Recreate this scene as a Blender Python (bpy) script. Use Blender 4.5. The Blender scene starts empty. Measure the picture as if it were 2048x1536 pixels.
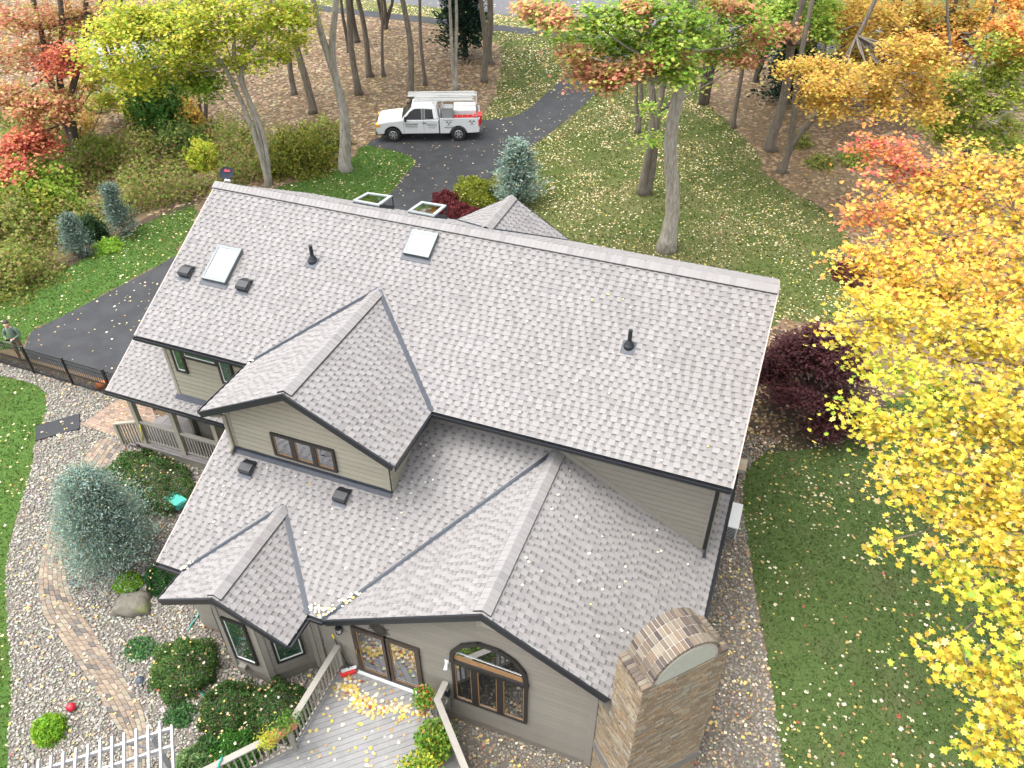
import bpy, bmesh, math, random
import numpy as np
from mathutils import Vector, Matrix, geometry
SC = bpy.context.scene
COL = SC.collection
rnd = random.Random(7)
NR = np.random.default_rng(11)
R = math.radians

# ------------------------------------------------------------------ camera
CAM = Vector((16.167, -17.819, 19.228))
PITCH, YAW, FPX = R(-39.533), R(-20.60), 1600.0          # focal length in pixels of the 2048 px wide photograph
FWD = Vector((math.sin(YAW)*math.cos(PITCH), math.cos(YAW)*math.cos(PITCH), math.sin(PITCH)))
RGT = Vector((math.cos(YAW), -math.sin(YAW), 0))
UPV = RGT.cross(FWD)
cd = bpy.data.cameras.new('camera'); cam = bpy.data.objects.new('camera', cd); COL.objects.link(cam)
mw = Matrix((RGT, UPV, -FWD)).transposed().to_4x4(); mw.translation = CAM
cam.matrix_world = mw
cd.sensor_width = 36.0; cd.lens = 36.0*FPX/2048; cd.clip_end = 1000; cd.clip_start = .1
SC.camera = cam

# ------------------------------------------------------------------ sky, sun, exposure
SUN_EL, SUN_AZ = R(70), R(-120)        # azimuth from +Y (towards the street), negative = to the left of the picture
w = bpy.data.worlds.new('World'); SC.world = w; w.use_nodes = True
wn = w.node_tree.nodes; wl = w.node_tree.links
sky = wn.new('ShaderNodeTexSky'); sky.sky_type = 'NISHITA'; sky.sun_disc = False
sky.sun_elevation = SUN_EL; sky.sun_rotation = SUN_AZ
sky.air_density = 1.0; sky.dust_density = 4.0; sky.ozone_density = 1.0
bg = wn['Background']; bg.inputs['Strength'].default_value = .15
hs = wn.new('ShaderNodeHueSaturation'); hs.inputs['Saturation'].default_value = .22     # thin high cloud: a pale sky
wl.new(sky.outputs[0], hs.inputs['Color']); wl.new(hs.outputs[0], bg.inputs['Color'])
sd = bpy.data.lights.new('sun', 'SUN'); so = bpy.data.objects.new('sun', sd); COL.objects.link(so)
sd.energy = .55; sd.angle = R(60); sd.color = (1, .95, .87)
to_sun = Vector((math.sin(SUN_AZ)*math.cos(SUN_EL), math.cos(SUN_AZ)*math.cos(SUN_EL), math.sin(SUN_EL)))
so.rotation_euler = to_sun.to_track_quat('Z', 'Y').to_euler()
SC.view_settings.view_transform = 'Standard'; SC.view_settings.look = 'None'
SC.view_settings.exposure = 1.95; SC.view_settings.gamma = 1.0; SC.view_settings.use_curve_mapping = False
SC.render.engine = 'CYCLES'
cy = SC.cycles
cy.use_denoising = True; cy.max_bounces = 6; cy.diffuse_bounces = 3; cy.glossy_bounces = 3; cy.transmission_bounces = 4
cy.transparent_max_bounces = 4; cy.caustics_reflective = False; cy.caustics_refractive = False
cy.use_adaptive_sampling = True; cy.adaptive_threshold = .02

# ------------------------------------------------------------------ where things stand
def hgt(y):                                            # the yard falls away gently towards the deck
    return .75*min(1, max(0, (y+9.2)/4.6))
def hgt_np(y): return .75*np.clip((y+9.2)/4.6, 0, 1)
def ray(px, py):
    return FWD+RGT*((px-1024)/FPX)-UPV*((py-768)/FPX)
def at_z(px, py, z):
    d = ray(px, py); return CAM+d*((z-CAM.z)/d.z)
def at_y(px, py, y):
    d = ray(px, py); return CAM+d*((y-CAM.y)/d.y)
def at_x(px, py, x):
    d = ray(px, py); return CAM+d*((x-CAM.x)/d.x)
def gp(px, py, up=0):                                  # a spot on the ground
    z = .4
    for _ in range(12):
        p = at_z(px, py, z+up); z = hgt(p.y)
    return Vector((p.x, p.y, z))
def at_hd(px, py, base):                               # the point on a sight line at the same distance as a base point
    d = ray(px, py); hd = math.hypot(base.x-CAM.x, base.y-CAM.y)
    return CAM+d*(hd/math.hypot(d.x, d.y))
def depth(p): return (Vector(p)-CAM).dot(FWD)

# ------------------------------------------------------------------ materials
def _n(nt, t, **kw):
    n = nt.nodes.new(t)
    for k, v in kw.items(): setattr(n, k, v)
    return n
MATS = {}
def mat(name, col, rough=.8, mode='plain', nscale=0, namt=.3, ncol=None, bump=0, bscale=60, metal=0, spec=.5, trans=0,
        stretch=None, coat=0, detail=6, n2scale=0, n2col=None, n2lo=.45, n2hi=.6, ior=None, emit=None):
    m = bpy.data.materials.new(name); m.use_nodes = True; nt = m.node_tree; L = nt.links
    b = nt.nodes['Principled BSDF']
    b.inputs['Roughness'].default_value = rough; b.inputs['Metallic'].default_value = metal
    b.inputs['Specular IOR Level'].default_value = spec; b.inputs['Coat Weight'].default_value = coat
    if ior: b.inputs['IOR'].default_value = ior
    cur = None
    rgb = _n(nt, 'ShaderNodeRGB'); rgb.outputs[0].default_value = (*col, 1); cur = rgb.outputs[0]
    tc = _n(nt, 'ShaderNodeTexCoord'); vec = tc.outputs['Object']
    if stretch:
        mp = _n(nt, 'ShaderNodeMapping'); mp.inputs['Scale'].default_value = stretch; L.new(vec, mp.inputs[0]); vec = mp.outputs[0]
    def mix(a, bcol, fac, blend='MIX'):
        x = _n(nt, 'ShaderNodeMix', data_type='RGBA', blend_type=blend)
        if isinstance(fac, float): x.inputs[0].default_value = fac
        else: L.new(fac, x.inputs[0])
        L.new(a, x.inputs[6])
        if isinstance(bcol, tuple): x.inputs[7].default_value = (*bcol, 1)
        else: L.new(bcol, x.inputs[7])
        return x.outputs[2]
    def ramp(src, lo, hi):
        mr = _n(nt, 'ShaderNodeMapRange'); mr.inputs[1].default_value = lo; mr.inputs[2].default_value = hi
        L.new(src, mr.inputs[0]); return mr.outputs[0]
    if n2scale:
        no = _n(nt, 'ShaderNodeTexNoise'); no.inputs['Scale'].default_value = n2scale; no.inputs['Detail'].default_value = 4
        L.new(vec, no.inputs['Vector']); cur = mix(cur, n2col, ramp(no.outputs[0], n2lo, n2hi))
    if nscale:
        no = _n(nt, 'ShaderNodeTexNoise'); no.inputs['Scale'].default_value = nscale; no.inputs['Detail'].default_value = detail
        no.inputs['Roughness'].default_value = .65
        L.new(vec, no.inputs['Vector']); f = ramp(no.outputs[0], .3, .7)
        if ncol is None: ncol = tuple(c*(1-namt) for c in col); 
        cur = mix(cur, ncol, f)
    if mode == 'vcol':
        a = _n(nt, 'ShaderNodeAttribute', attribute_name='Col'); cur = mix(cur, a.outputs['Color'], 1.0, 'MULTIPLY')
    if mode == 'ocol':
        a = _n(nt, 'ShaderNodeObjectInfo'); cur = mix(cur, a.outputs['Color'], 1.0, 'MULTIPLY')
    L.new(cur, b.inputs['Base Color'])
    if bump:
        no = _n(nt, 'ShaderNodeTexNoise'); no.inputs['Scale'].default_value = bscale; no.inputs['Detail'].default_value = 5
        L.new(vec, no.inputs['Vector'])
        bp = _n(nt, 'ShaderNodeBump'); bp.inputs['Strength'].default_value = bump; bp.inputs['Distance'].default_value = .02
        L.new(no.outputs[0], bp.inputs['Height']); L.new(bp.outputs[0], b.inputs['Normal'])
    if trans:
        t = _n(nt, 'ShaderNodeBsdfTranslucent'); L.new(cur, t.inputs['Color'])
        ms = _n(nt, 'ShaderNodeMixShader'); ms.inputs[0].default_value = trans
        L.new(b.outputs[0], ms.inputs[1]); L.new(t.outputs[0], ms.inputs[2])
        L.new(ms.outputs[0], nt.nodes['Material Output'].inputs[0])
    MATS[name] = m
    return m
def glassmat(name, tint, refl, rough=.02, top=.95):
    m = bpy.data.materials.new(name); m.use_nodes = True; nt = m.node_tree; L = nt.links
    b = nt.nodes['Principled BSDF']; b.inputs['Base Color'].default_value = (*tint, 1); b.inputs['Roughness'].default_value = .6
    b.inputs['Specular IOR Level'].default_value = 0
    g = _n(nt, 'ShaderNodeBsdfGlossy'); g.inputs['Roughness'].default_value = rough; g.inputs['Color'].default_value = (.92, .95, 1, 1)
    lw = _n(nt, 'ShaderNodeLayerWeight'); lw.inputs[0].default_value = .35
    mr = _n(nt, 'ShaderNodeMapRange'); mr.inputs[3].default_value = refl; mr.inputs[4].default_value = top
    L.new(lw.outputs['Facing'], mr.inputs[0]); mr.inputs[1].default_value = .3
    ms = _n(nt, 'ShaderNodeMixShader'); L.new(mr.outputs[0], ms.inputs[0]); L.new(b.outputs[0], ms.inputs[1]); L.new(g.outputs[0], ms.inputs[2])
    L.new(ms.outputs[0], nt.nodes['Material Output'].inputs[0]); return m

# ------------------------------------------------------------------ mesh helpers
class MB:
    def __init__(s): s.v = []; s.f = []; s.c = []; s.m = []
    def face(s, pts, col=(1, 1, 1), mi=0):
        i = len(s.v); s.v += [tuple(p) for p in pts]; s.f.append(tuple(range(i, i+len(pts)))); s.c.append(col); s.m.append(mi)
    def prism(s, pts, n, t, col=(1, 1, 1), mi=0, both=True):   # polygon pts extruded by -n*t
        n = Vector(n); p = [Vector(q) for q in pts]; i = len(s.v); k = len(p)
        s.v += [tuple(q) for q in p]+[tuple(q-n*t) for q in p]
        fs = [tuple(range(i, i+k))]+[(i+j, i+k+j, i+k+(j+1) % k, i+(j+1) % k) for j in range(k)]
        if both: fs.append(tuple(range(i+2*k-1, i+k-1, -1)))
        s.f += fs; s.c += [col]*len(fs); s.m += [mi]*len(fs)
    def box(s, a, b, col=(1, 1, 1), mi=0):
        x0, y0, z0 = a; x1, y1, z1 = b
        s.prism([(x0, y0, z1), (x1, y0, z1), (x1, y1, z1), (x0, y1, z1)], (0, 0, 1), z1-z0, col, mi)
    def beam(s, p, q, w, h, up=(0, 0, 1), col=(1, 1, 1), mi=0, off=0):     # box from p to q, top on the line p-q
        p = Vector(p); q = Vector(q); d = (q-p).normalized(); u = Vector(up); r = d.cross(u).normalized(); u = r.cross(d)
        r = r*(w/2); o = u*off
        s.prism([p+r+o, q+r+o, q-r+o, p-r+o], u, h, col, mi)
    def tube(s, pts, rad, n=8, col=(1, 1, 1), mi=0, cap=True):
        pts = [Vector(p) for p in pts]; rings = []
        if not hasattr(rad, '__len__'): rad = [rad]*len(pts)
        ref = Vector((.31, .17, .93))
        for j, p in enumerate(pts):
            d = (pts[min(j+1, len(pts)-1)]-pts[max(j-1, 0)]).normalized()
            a = d.cross(ref if abs(d.dot(ref)) < .95 else Vector((1, 0, 0))).normalized(); b = d.cross(a)
            i = len(s.v); rings.append(i)
            s.v += [tuple(p+(a*math.cos(2*math.pi*k/n)+b*math.sin(2*math.pi*k/n))*rad[j]) for k in range(n)]
        for i, i2 in zip(rings, rings[1:]):
            for k in range(n):
                s.f.append((i+k, i+(k+1) % n, i2+(k+1) % n, i2+k)); s.c.append(col); s.m.append(mi)
        if cap:
            s.f.append(tuple(range(rings[-1], rings[-1]+n))); s.c.append(col); s.m.append(mi)
            s.f.append(tuple(range(rings[0]+n-1, rings[0]-1, -1))); s.c.append(col); s.m.append(mi)
    def lathe(s, prof, n=16, org=(0, 0, 0), col=(1, 1, 1), mi=0):            # profile of (radius, z)
        o = Vector(org); i0 = len(s.v)
        for r_, z in prof: s.v += [(o.x+r_*math.cos(2*math.pi*k/n), o.y+r_*math.sin(2*math.pi*k/n), o.z+z) for k in range(n)]
        for j in range(len(prof)-1):
            for k in range(n):
                a = i0+j*n; s.f.append((a+k, a+(k+1) % n, a+n+(k+1) % n, a+n+k)); s.c.append(col); s.m.append(mi)
        s.f.append(tuple(i0+(len(prof)-1)*n+k for k in range(n))); s.c.append(col); s.m.append(mi)
    def mesh(s, name, mats, smooth=False):
        me = bpy.data.meshes.new(name); me.from_pydata(s.v, [], s.f)
        for m in (mats if isinstance(mats, (list, tuple)) else [mats]): me.materials.append(m)
        if any(s.m): me.polygons.foreach_set('material_index', s.m)
        a = me.attributes.new('Col', 'FLOAT_COLOR', 'CORNER')
        cs = np.ones((len(me.loops), 4), np.float32); k = 0
        for f, c in zip(s.f, s.c):
            cs[k:k+len(f), :3] = c; k += len(f)
        a.data.foreach_set('color', cs.ravel())
        if smooth: me.polygons.foreach_set('use_smooth', [True]*len(me.polygons))
        me.update(); return me
    def build(s, name, mats, parent=None, smooth=False, inv=None):
        return link(name, s.mesh(name, mats, smooth), parent)
def link(name, me, parent=None, mw=None):
    o = bpy.data.objects.new(name, me); COL.objects.link(o)
    if parent is not None: o.parent = parent
    if mw is not None: o.matrix_basis = mw
    return o
def tag(o, label=None, cat=None, group=None, kind=None):
    if label: o['label'] = label
    if cat: o['category'] = cat
    if group: o['group'] = group
    if kind: o['kind'] = kind
    return o
def thing(name, label, cat, loc=(0, 0, 0), rz=0, group=None):
    o = bpy.data.objects.new(name, None); COL.objects.link(o); o.location = loc; o.rotation_euler = (0, 0, rz)
    o.empty_display_size = .2
    return tag(o, label, cat, group)
def np_mesh(name, verts, counts, idx, cols, material):     # numpy arrays straight into a mesh; one colour per vertex
    me = bpy.data.meshes.new(name); nv = len(verts); nf = len(counts)
    me.vertices.add(nv); me.vertices.foreach_set('co', np.asarray(verts, np.float32).ravel())
    me.loops.add(len(idx)); me.loops.foreach_set('vertex_index', np.asarray(idx, np.int32))
    me.polygons.add(nf); st = np.zeros(nf, np.int32); st[1:] = np.cumsum(counts)[:-1]
    me.polygons.foreach_set('loop_start', st)
    try: me.polygons.foreach_set('loop_total', np.asarray(counts, np.int32))
    except Exception: pass
    a = me.attributes.new('Col', 'FLOAT_COLOR', 'POINT'); cc = np.ones((nv, 4), np.float32); cc[:, :3] = cols
    a.data.foreach_set('color', cc.ravel()); me.materials.append(material); me.update(calc_edges=True); me.validate(); return me
def clip(poly, a, b):                                     # keep the part of poly left of the line a->b (2-D)
    out = []; n = len(poly)
    f = lambda p: (b[0]-a[0])*(p[1]-a[1])-(b[1]-a[1])*(p[0]-a[0])
    for i in range(n):
        p, q = poly[i], poly[(i+1) % n]; fp, fq = f(p), f(q)
        if fp >= 0: out.append(p)
        if (fp >= 0) != (fq >= 0):
            t = fp/(fp-fq); out.append((p[0]+(q[0]-p[0])*t, p[1]+(q[1]-p[1])*t))
    return out
def clip_convex(poly, cv):
    for i in range(len(cv)):
        if len(poly) < 3: return []
        poly = clip(poly, cv[i], cv[(i+1) % len(cv)])
    ar = 0
    for i in range(len(poly)):
        p, q = poly[i], poly[(i+1) % len(poly)]; ar += p[0]*q[1]-q[0]*p[1]
    return poly if len(poly) >= 3 and ar > 2e-4 else []
def ccw(p):
    ar = sum(p[i][0]*p[(i+1) % len(p)][1]-p[(i+1) % len(p)][0]*p[i][1] for i in range(len(p)))
    return list(p) if ar > 0 else list(p)[::-1]
def smooth_line(pts, closed=False, n=6):
    P = [np.array(p[:2], float) for p in pts]; out = []; k = len(P)
    for i in range(k if closed else k-1):
        p0 = P[(i-1) % k] if closed or i > 0 else P[i]; p1 = P[i]; p2 = P[(i+1) % k]
        p3 = P[(i+2) % k] if closed or i < k-2 else P[(i+1) % k]
        for j in range(n):
            t = j/n; out.append(.5*((2*p1)+(-p0+p2)*t+(2*p0-5*p1+4*p2-p3)*t*t+(-p0+3*p1-3*p2+p3)*t**3))
    if not closed: out.append(P[-1])
    return [tuple(p) for p in out]
def inside(poly, x, y):                                   # numpy point-in-polygon
    px = np.array([p[0] for p in poly]); py = np.array([p[1] for p in poly]); r = np.zeros(len(x), bool); j = len(poly)-1
    for i in range(len(poly)):
        c = ((py[i] > y) != (py[j] > y)) & (x < (px[j]-px[i])*(y-py[i])/(py[j]-py[i]+1e-12)+px[i]); r ^= c; j = i
    return r
def sheet(name, poly, z, material, step=.8, kind='structure', parent=None):   # a ground sheet that follows the terrain
    poly = ccw([(p[0], p[1]) for p in poly]); x0 = min(p[0] for p in poly); x1 = max(p[0] for p in poly)
    y0 = min(p[1] for p in poly); y1 = max(p[1] for p in poly)
    V = [Vector(p) for p in poly]; E = []
    for yk in (-9.2, -4.6):                               # the two lines where the slope changes
        if y0 < yk < y1: E.append((len(V), len(V)+1)); V += [Vector((x0-1, yk)), Vector((x1+1, yk))]
    r = geometry.delaunay_2d_cdt(V, E, [list(range(len(poly)))], 1, 1e-5)
    me = bpy.data.meshes.new(name); me.from_pydata([(v.x, v.y, hgt(v.y)+z) for v in r[0]], [], [tuple(f) for f in r[2]])
    me.materials.append(material); me.update(); o = link(name, me, parent)
    if kind: o['kind'] = kind
    return o

# leaf templates: outline in the leaf's own plane, tip towards +y
MAPLE = np.array([(0, -.5), (.16, -.3), (.46, -.34), (.34, -.05), (.52, .16), (.22, .16), (0, .52), (-.22, .16), (-.52, .16), (-.34, -.05), (-.46, -.34), (-.16, -.3)])
STAR = np.array([(0, -.5), (.42, -.3), (.25, .0), (.45, .3), (.0, .5), (-.45, .3), (-.25, .0), (-.42, -.3)])
DIAM = np.array([(0, -.5), (.32, 0), (0, .5), (-.32, 0)])
HEXL = np.array([(0, -.5), (.36, -.18), (.3, .25), (0, .5), (-.3, .25), (-.36, -.18)])
SLIM = np.array([(0, -.5), (.13, 0), (0, .5), (-.13, 0)])
def unit(v): return v/np.maximum(np.linalg.norm(v, axis=-1, keepdims=True), 1e-9)
def leaves(pts, size, cols, tmpl, flat=.5, curl=.15, nrm=None):
    """leaf polygons at pts; flat 1 = lying flat, 0 = any direction; returns arrays for np_mesh"""
    n = len(pts); k = len(tmpl)
    nv = unit(NR.normal(size=(n, 3)))
    base = np.array([0, 0, 1.]) if nrm is None else nrm
    nv = unit(nv*(1-flat)+base*flat*1.6*(1 if nrm is not None else 1))
    a = unit(np.cross(nv, unit(NR.normal(size=(n, 3))))); b = np.cross(nv, a)
    s = (size*(.7+.6*NR.random(n)))[:, None, None]
    t = np.broadcast_to(tmpl, (n, k, 2))
    rr = (t**2).sum(-1, keepdims=True)
    v = pts[:, None, :]+s*(a[:, None, :]*t[..., :1]+b[:, None, :]*t[..., 1:]+nv[:, None, :]*(rr-.2)*curl*NR.normal(1, .8, (n, 1, 1)))
    return v.reshape(-1, 3), np.full(n, k), np.arange(n*k), np.repeat(cols, k, axis=0)
def pick(pal, n, jit=.12):
    p = np.array([c for c, _ in pal]); w_ = np.array([x for _, x in pal], float); i = NR.choice(len(pal), n, p=w_/w_.sum())
    return np.clip(p[i]*(1+NR.normal(0, jit, (n, 1)))*(1+NR.normal(0, jit*.4, (n, 3))), .004, .95)
# ------------------------------------------------------------------ materials
m_litter = mat('litter_floor', (.145, .098, .056), .95, nscale=14, ncol=(.10, .066, .04), bump=.6, bscale=24, n2scale=.22, n2col=(.145, .115, .055))
m_grass = mat('lawn_grass', (.088, .160, .036), .95, nscale=22, ncol=(.026, .066, .010), bump=.9, bscale=130, n2scale=.5, n2col=(.11, .135, .038), n2lo=.50, n2hi=.72, spec=.15)
m_grass_dry = mat('lawn_grass_dry', (.120, .145, .042), .95, nscale=22, ncol=(.040, .062, .014), bump=.9, bscale=130, n2scale=.4, n2col=(.21, .185, .085), n2lo=.42, n2hi=.66, spec=.15)
m_grass_shade = mat('lawn_grass_shaded', (.098, .145, .044), .95, nscale=22, ncol=(.038, .064, .017), bump=.9, bscale=130, n2scale=.8, n2col=(.15, .14, .075), n2lo=.52, n2hi=.78, spec=.15)  # side lawn grass, the maple's shade put into its colour
m_asphalt = mat('sealed_asphalt', (0.025, 0.027, 0.031), .85, nscale=60, ncol=(.022, .023, .026), bump=.4, bscale=160, n2scale=1.2, n2col=(.042, .044, .048))
m_street = mat('worn_asphalt', (0.106, 0.106, 0.111), .9, nscale=30, namt=.15, n2scale=.3, n2col=(.10, .10, .106))
m_conc = mat('concrete', (.26, .26, .25), .9, nscale=10, namt=.2)
m_mulch = mat('mulch', (.075, .05, .034), .95, nscale=30, namt=.5, bump=.8, bscale=40)
m_gravelbase = mat('gravel_bed', (.17, .15, .125), .95, nscale=30, namt=.5, bump=.5, bscale=40)
m_pebble = mat('pebble', (1, 1, 1), .75, mode='vcol', nscale=30, namt=.2)
m_leaf = mat('leaf', (1, 1, 1), .6, mode='vcol', spec=.3, trans=.5)
m_leaf1 = mat('leaf_single', (1, 1, 1), .6, mode='ocol', spec=.3, trans=.5)
m_fallen = mat('fallen_leaf', (1, 1, 1), .7, mode='vcol', spec=.3, trans=.15)
m_needle = mat('needle', (1, 1, 1), .8, mode='vcol', spec=.2, trans=.3)
m_bark = mat('bark', (.20, .17, .135), .95, nscale=5, ncol=(.075, .062, .048), bump=.9, bscale=9, stretch=(3, 3, .5))
m_bark_pale = mat('bark_pale', (.42, .39, .335), .95, nscale=4, ncol=(.16, .14, .11), bump=.9, bscale=9, stretch=(3, 3, .6))
m_bark_dark = mat('bark_dark', (.105, .085, .068), .95, nscale=6, ncol=(.05, .04, .032), bump=.9, bscale=9, stretch=(3, 3, .5))

# ------------------------------------------------------------------ ground, street, drive, lawns, beds
def ground_sheet():
    xs = [-400, -120, -60, 60, 120, 400]; ys = [-400, -60, -20, -9.2, -4.6, 20, 60, 120, 400]
    v = [(x, y, hgt(y)) for y in ys for x in xs]; n = len(xs)
    f = [(j*n+i, j*n+i+1, (j+1)*n+i+1, (j+1)*n+i) for j in range(len(ys)-1) for i in range(n-1)]
    me = bpy.data.meshes.new('ground'); me.from_pydata(v, [], f); me.materials.append(m_litter); me.update()
    o = link('ground', me); tag(o, 'leaf covered brown woodland floor around the house', 'ground', kind='structure')
ground_sheet()
G2 = lambda pts: [tuple(gp(*p)[:2]) for p in pts]
def jit_edge(poly, a=.05):
    out = []
    for i in range(len(poly)):
        p = np.array(poly[i]); q = np.array(poly[(i+1) % len(poly)]); L = np.linalg.norm(q-p); n = max(1, min(60, int(L/.35)))
        for k in range(n):
            r_ = p+(q-p)*k/n; out.append((r_[0]+rnd.uniform(-a, a), r_[1]+rnd.uniform(-a, a)))
    return out
STREET = [(-90, 47.6), (90, 47.6), (90, 56.5), (-90, 56.5)]
tag(sheet('street', STREET, .012, m_street), 'pale grey asphalt street along the wood edge', 'street')
tag(sheet('sidewalk', [(-90, 43.2), (90, 43.2), (90, 44.7), (-90, 44.7)], .012, m_asphalt), 'narrow dark asphalt sidewalk beside the street', 'sidewalk')
VERGE = [(-90, 44.7), (90, 44.7), (90, 47.6), (-90, 47.6)]
tag(sheet('verge', VERGE, .004, m_grass_dry), 'leaf strewn grass strip between sidewalk and street', 'lawn')
tag(sheet('far_lawn', [(-90, 56.5), (90, 56.5), (90, 75), (-90, 75)], .004, m_grass_dry), 'grass on the far side of the street', 'lawn')
NEIGH = G2([(150, 60), (285, 40), (310, 110), (262, 190), (190, 185), (140, 150)])
tag(sheet('neighbouring_drive', smooth_line(NEIGH, True), .01, m_conc), 'pale concrete drive glimpsed through the woods behind the triple trunks', 'driveway')
DRIVE = smooth_line(G2([(735, 290), (757, 276), (860, 256), (975, 240), (1040, 228), (1092, 188), (1132, 152), (1168, 122), (1196, 84), (1215, 62)]))
DRIVE += [tuple(p) for p in smooth_line(G2([(1310, 62), (1255, 110), (1215, 150), (1195, 182), (1150, 226), (1100, 266), (1060, 296), (1035, 318), (990, 350), (930, 392)]))]
DRIVE += [(2.6, 9.5), (-5.5, 9.5)]+smooth_line(G2([(775, 395), (812, 350), (830, 322), (800, 305), (735, 290)]))[:-1]
tag(sheet('driveway', DRIVE, .012, m_asphalt), 'freshly sealed black drive curving from the street to the house', 'driveway')
SIDE = G2([(352, 512), (300, 541), (240, 573), (150, 620), (62, 664), (48, 700), (55, 716), (150, 742), (235, 768)])+[(-2.2, -1.2), (-2.2, 9), (-5, 9.2)]
tag(sheet('parking_pad', SIDE, .012, m_asphalt), 'black sealed parking pad beside the left gable', 'driveway')
# lawns
LAWN_L = smooth_line(G2([(385, 402), (300, 440), (200, 498), (120, 540), (0, 578), (-120, 620)]))+G2([(-120, 735), (0, 700), (48, 700), (62, 664), (150, 620), (240, 573), (300, 541), (352, 512), (395, 430)])
LAWN_C = smooth_line(G2([(520, 385), (600, 362), (690, 330), (720, 296), (735, 290)]))+smooth_line(G2([(735, 290), (800, 305), (830, 322), (812, 350), (775, 395)]))[1:]+[(-6, 9.5)]
LAWN_M = G2([(960, 242), (992, 190), (1003, 130), (1000, 92)])+[(-14, 43.2), (-1.5, 43.2)]+smooth_line(G2([(1180, 102), (1168, 122), (1132, 152), (1092, 188), (1040, 228), (975, 240)]))
LAWN_R = smooth_line(G2([(930, 392), (990, 350), (1035, 318), (1060, 296), (1100, 266), (1150, 226), (1195, 182), (1215, 150), (1255, 110)]))+[(2, 43.2), (9, 43.2)]+smooth_line(G2([(1380, 150), (1410, 200), (1462, 252), (1510, 300), (1530, 345), (1585, 385), (1650, 420), (1700, 478), (1712, 560), (1690, 640), (1560, 640)]))+[(16.2, 8), (14, 4.5), (3, 8)]
LAWN_E = smooth_line(G2([(1640, 850), (1560, 885), (1502, 930), (1484, 1000), (1497, 1090), (1502, 1130), (1517, 1230), (1537, 1340), (1552, 1430), (1570, 1536), (1600, 1640)]))+[(20.5, -14), (36, -12), (36, 8)]+smooth_line(G2([(1900, 760), (1780, 800), (1700, 840), (1640, 850)]))
LAWN_W = smooth_line(G2([(-60, 742), (0, 752), (60, 766), (92, 790), (88, 840), (72, 885), (64, 930), (45, 1000), (27, 1060), (13, 1130), (12, 1200), (19, 1300), (23, 1400), (16, 1480), (20, 1560)]))+[(-1, -16), (-12, -16), (-16, -2.4)]
for nm, P_, m_, lb in (('lawn', LAWN_L, m_grass, 'bright green lawn strip between parking pad and mulch edge'), ('lawn', LAWN_C, m_grass, 'lawn with pale leaves around the split trunk tree near the drive'),
                       ('lawn', LAWN_M, m_grass_dry, 'leaf strewn lawn behind the white truck beside the drive'), ('lawn', LAWN_R, m_grass_dry, 'large back lawn covered in pale yellow leaves'),
                       ('lawn', LAWN_E, m_grass_shade, 'dark green side lawn under the yellow maple'), ('lawn', LAWN_W, m_grass, 'green lawn strip bordering the pebble bed')):
    tag(sheet(nm, jit_edge(P_, .16 if P_ in (LAWN_R, LAWN_M, LAWN_L, LAWN_C) else .07), .006, m_), lb, 'lawn')
GRAVEL_W = smooth_line(G2([(-60, 742), (0, 752), (60, 766), (92, 790), (88, 840), (72, 885), (64, 930), (45, 1000), (27, 1060), (13, 1130), (12, 1200), (19, 1300), (23, 1400), (16, 1480), (20, 1560)]))+[(-1, -15.5), (9, -15.5), (9, -8.9), (3.8, -8.9), (3.8, -4.3), (-5, -2.2), (-14, -2.2)]
GRAVEL_E = [(11, -8.9), (14.8, -8.8), (16.2, -7.5), (16.2, 3.5), (17.6, 3.6)]+[tuple(p) for p in smooth_line(G2([(1560, 885), (1502, 930), (1484, 1000), (1497, 1090), (1502, 1130), (1517, 1230), (1537, 1340), (1552, 1430), (1570, 1536), (1600, 1640)]))]+[(19.5, -14), (11, -14)]
tag(sheet('gravel_bed', GRAVEL_W, .004, m_gravelbase), 'soil under the pebble garden along the deck and path', 'ground')
tag(sheet('gravel_bed', GRAVEL_E, .004, m_gravelbase), 'soil under the pebble strip around the brick chimney', 'ground')
BED = smooth_line([(16.2, 3.2), (16.3, 9.2), (18.3, 10), (20.6, 8.5), (20.8, 5.6), (18.6, 3.4)], True)
tag(sheet('mulch_bed', BED, .008, m_mulch), 'dark mulch bed under the purple leaved maple', 'ground')
EDGE = smooth_line(G2([(400, 392), (300, 432), (200, 490), (120, 530), (0, 566), (0, 580), (120, 542), (200, 500), (300, 443), (395, 408)]), True)
tag(sheet('mulch_edge', EDGE, .009, m_mulch), 'narrow dark soil edge between lawn strip and woods', 'ground')
# ------------------------------------------------------------------ house materials
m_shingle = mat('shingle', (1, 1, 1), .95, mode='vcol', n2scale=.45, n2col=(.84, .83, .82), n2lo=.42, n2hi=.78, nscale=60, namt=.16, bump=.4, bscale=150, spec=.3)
m_shingle1 = mat('shingle_single', (1, 1, 1), .95, mode='ocol', nscale=60, namt=.16, bump=.4, bscale=150, spec=.3)
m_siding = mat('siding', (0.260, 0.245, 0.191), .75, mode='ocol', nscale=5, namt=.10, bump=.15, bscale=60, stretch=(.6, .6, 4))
m_siding_b = mat('siding_darker', (0.200, 0.185, 0.155), .75, mode='ocol', nscale=5, namt=.12, bump=.15, bscale=60, stretch=(.6, .6, 4))  # darker, less yellow copy of the siding tone
m_wallback = mat('wall_sheathing', (.10, .092, .075), .9, nscale=4, namt=.15)
m_trim = mat('trim_paint', (0.254, 0.239, 0.187), .7, nscale=6, namt=.12)
m_trim_b = mat('trim_paint_darker', (0.206, 0.191, 0.163), .7, nscale=6, namt=.12)  # trim tone darkened to go with the darker siding
m_found = mat('foundation', (0.187, 0.172, 0.145), .9, nscale=7, namt=.25, bump=.4, bscale=30)
m_black = mat('black_metal', (.014, .016, .020), .42, nscale=4, namt=.2, spec=.4)
m_apron = mat('apron_metal', (.030, .036, .050), .5, spec=.3, nscale=7, namt=.3)
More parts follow.
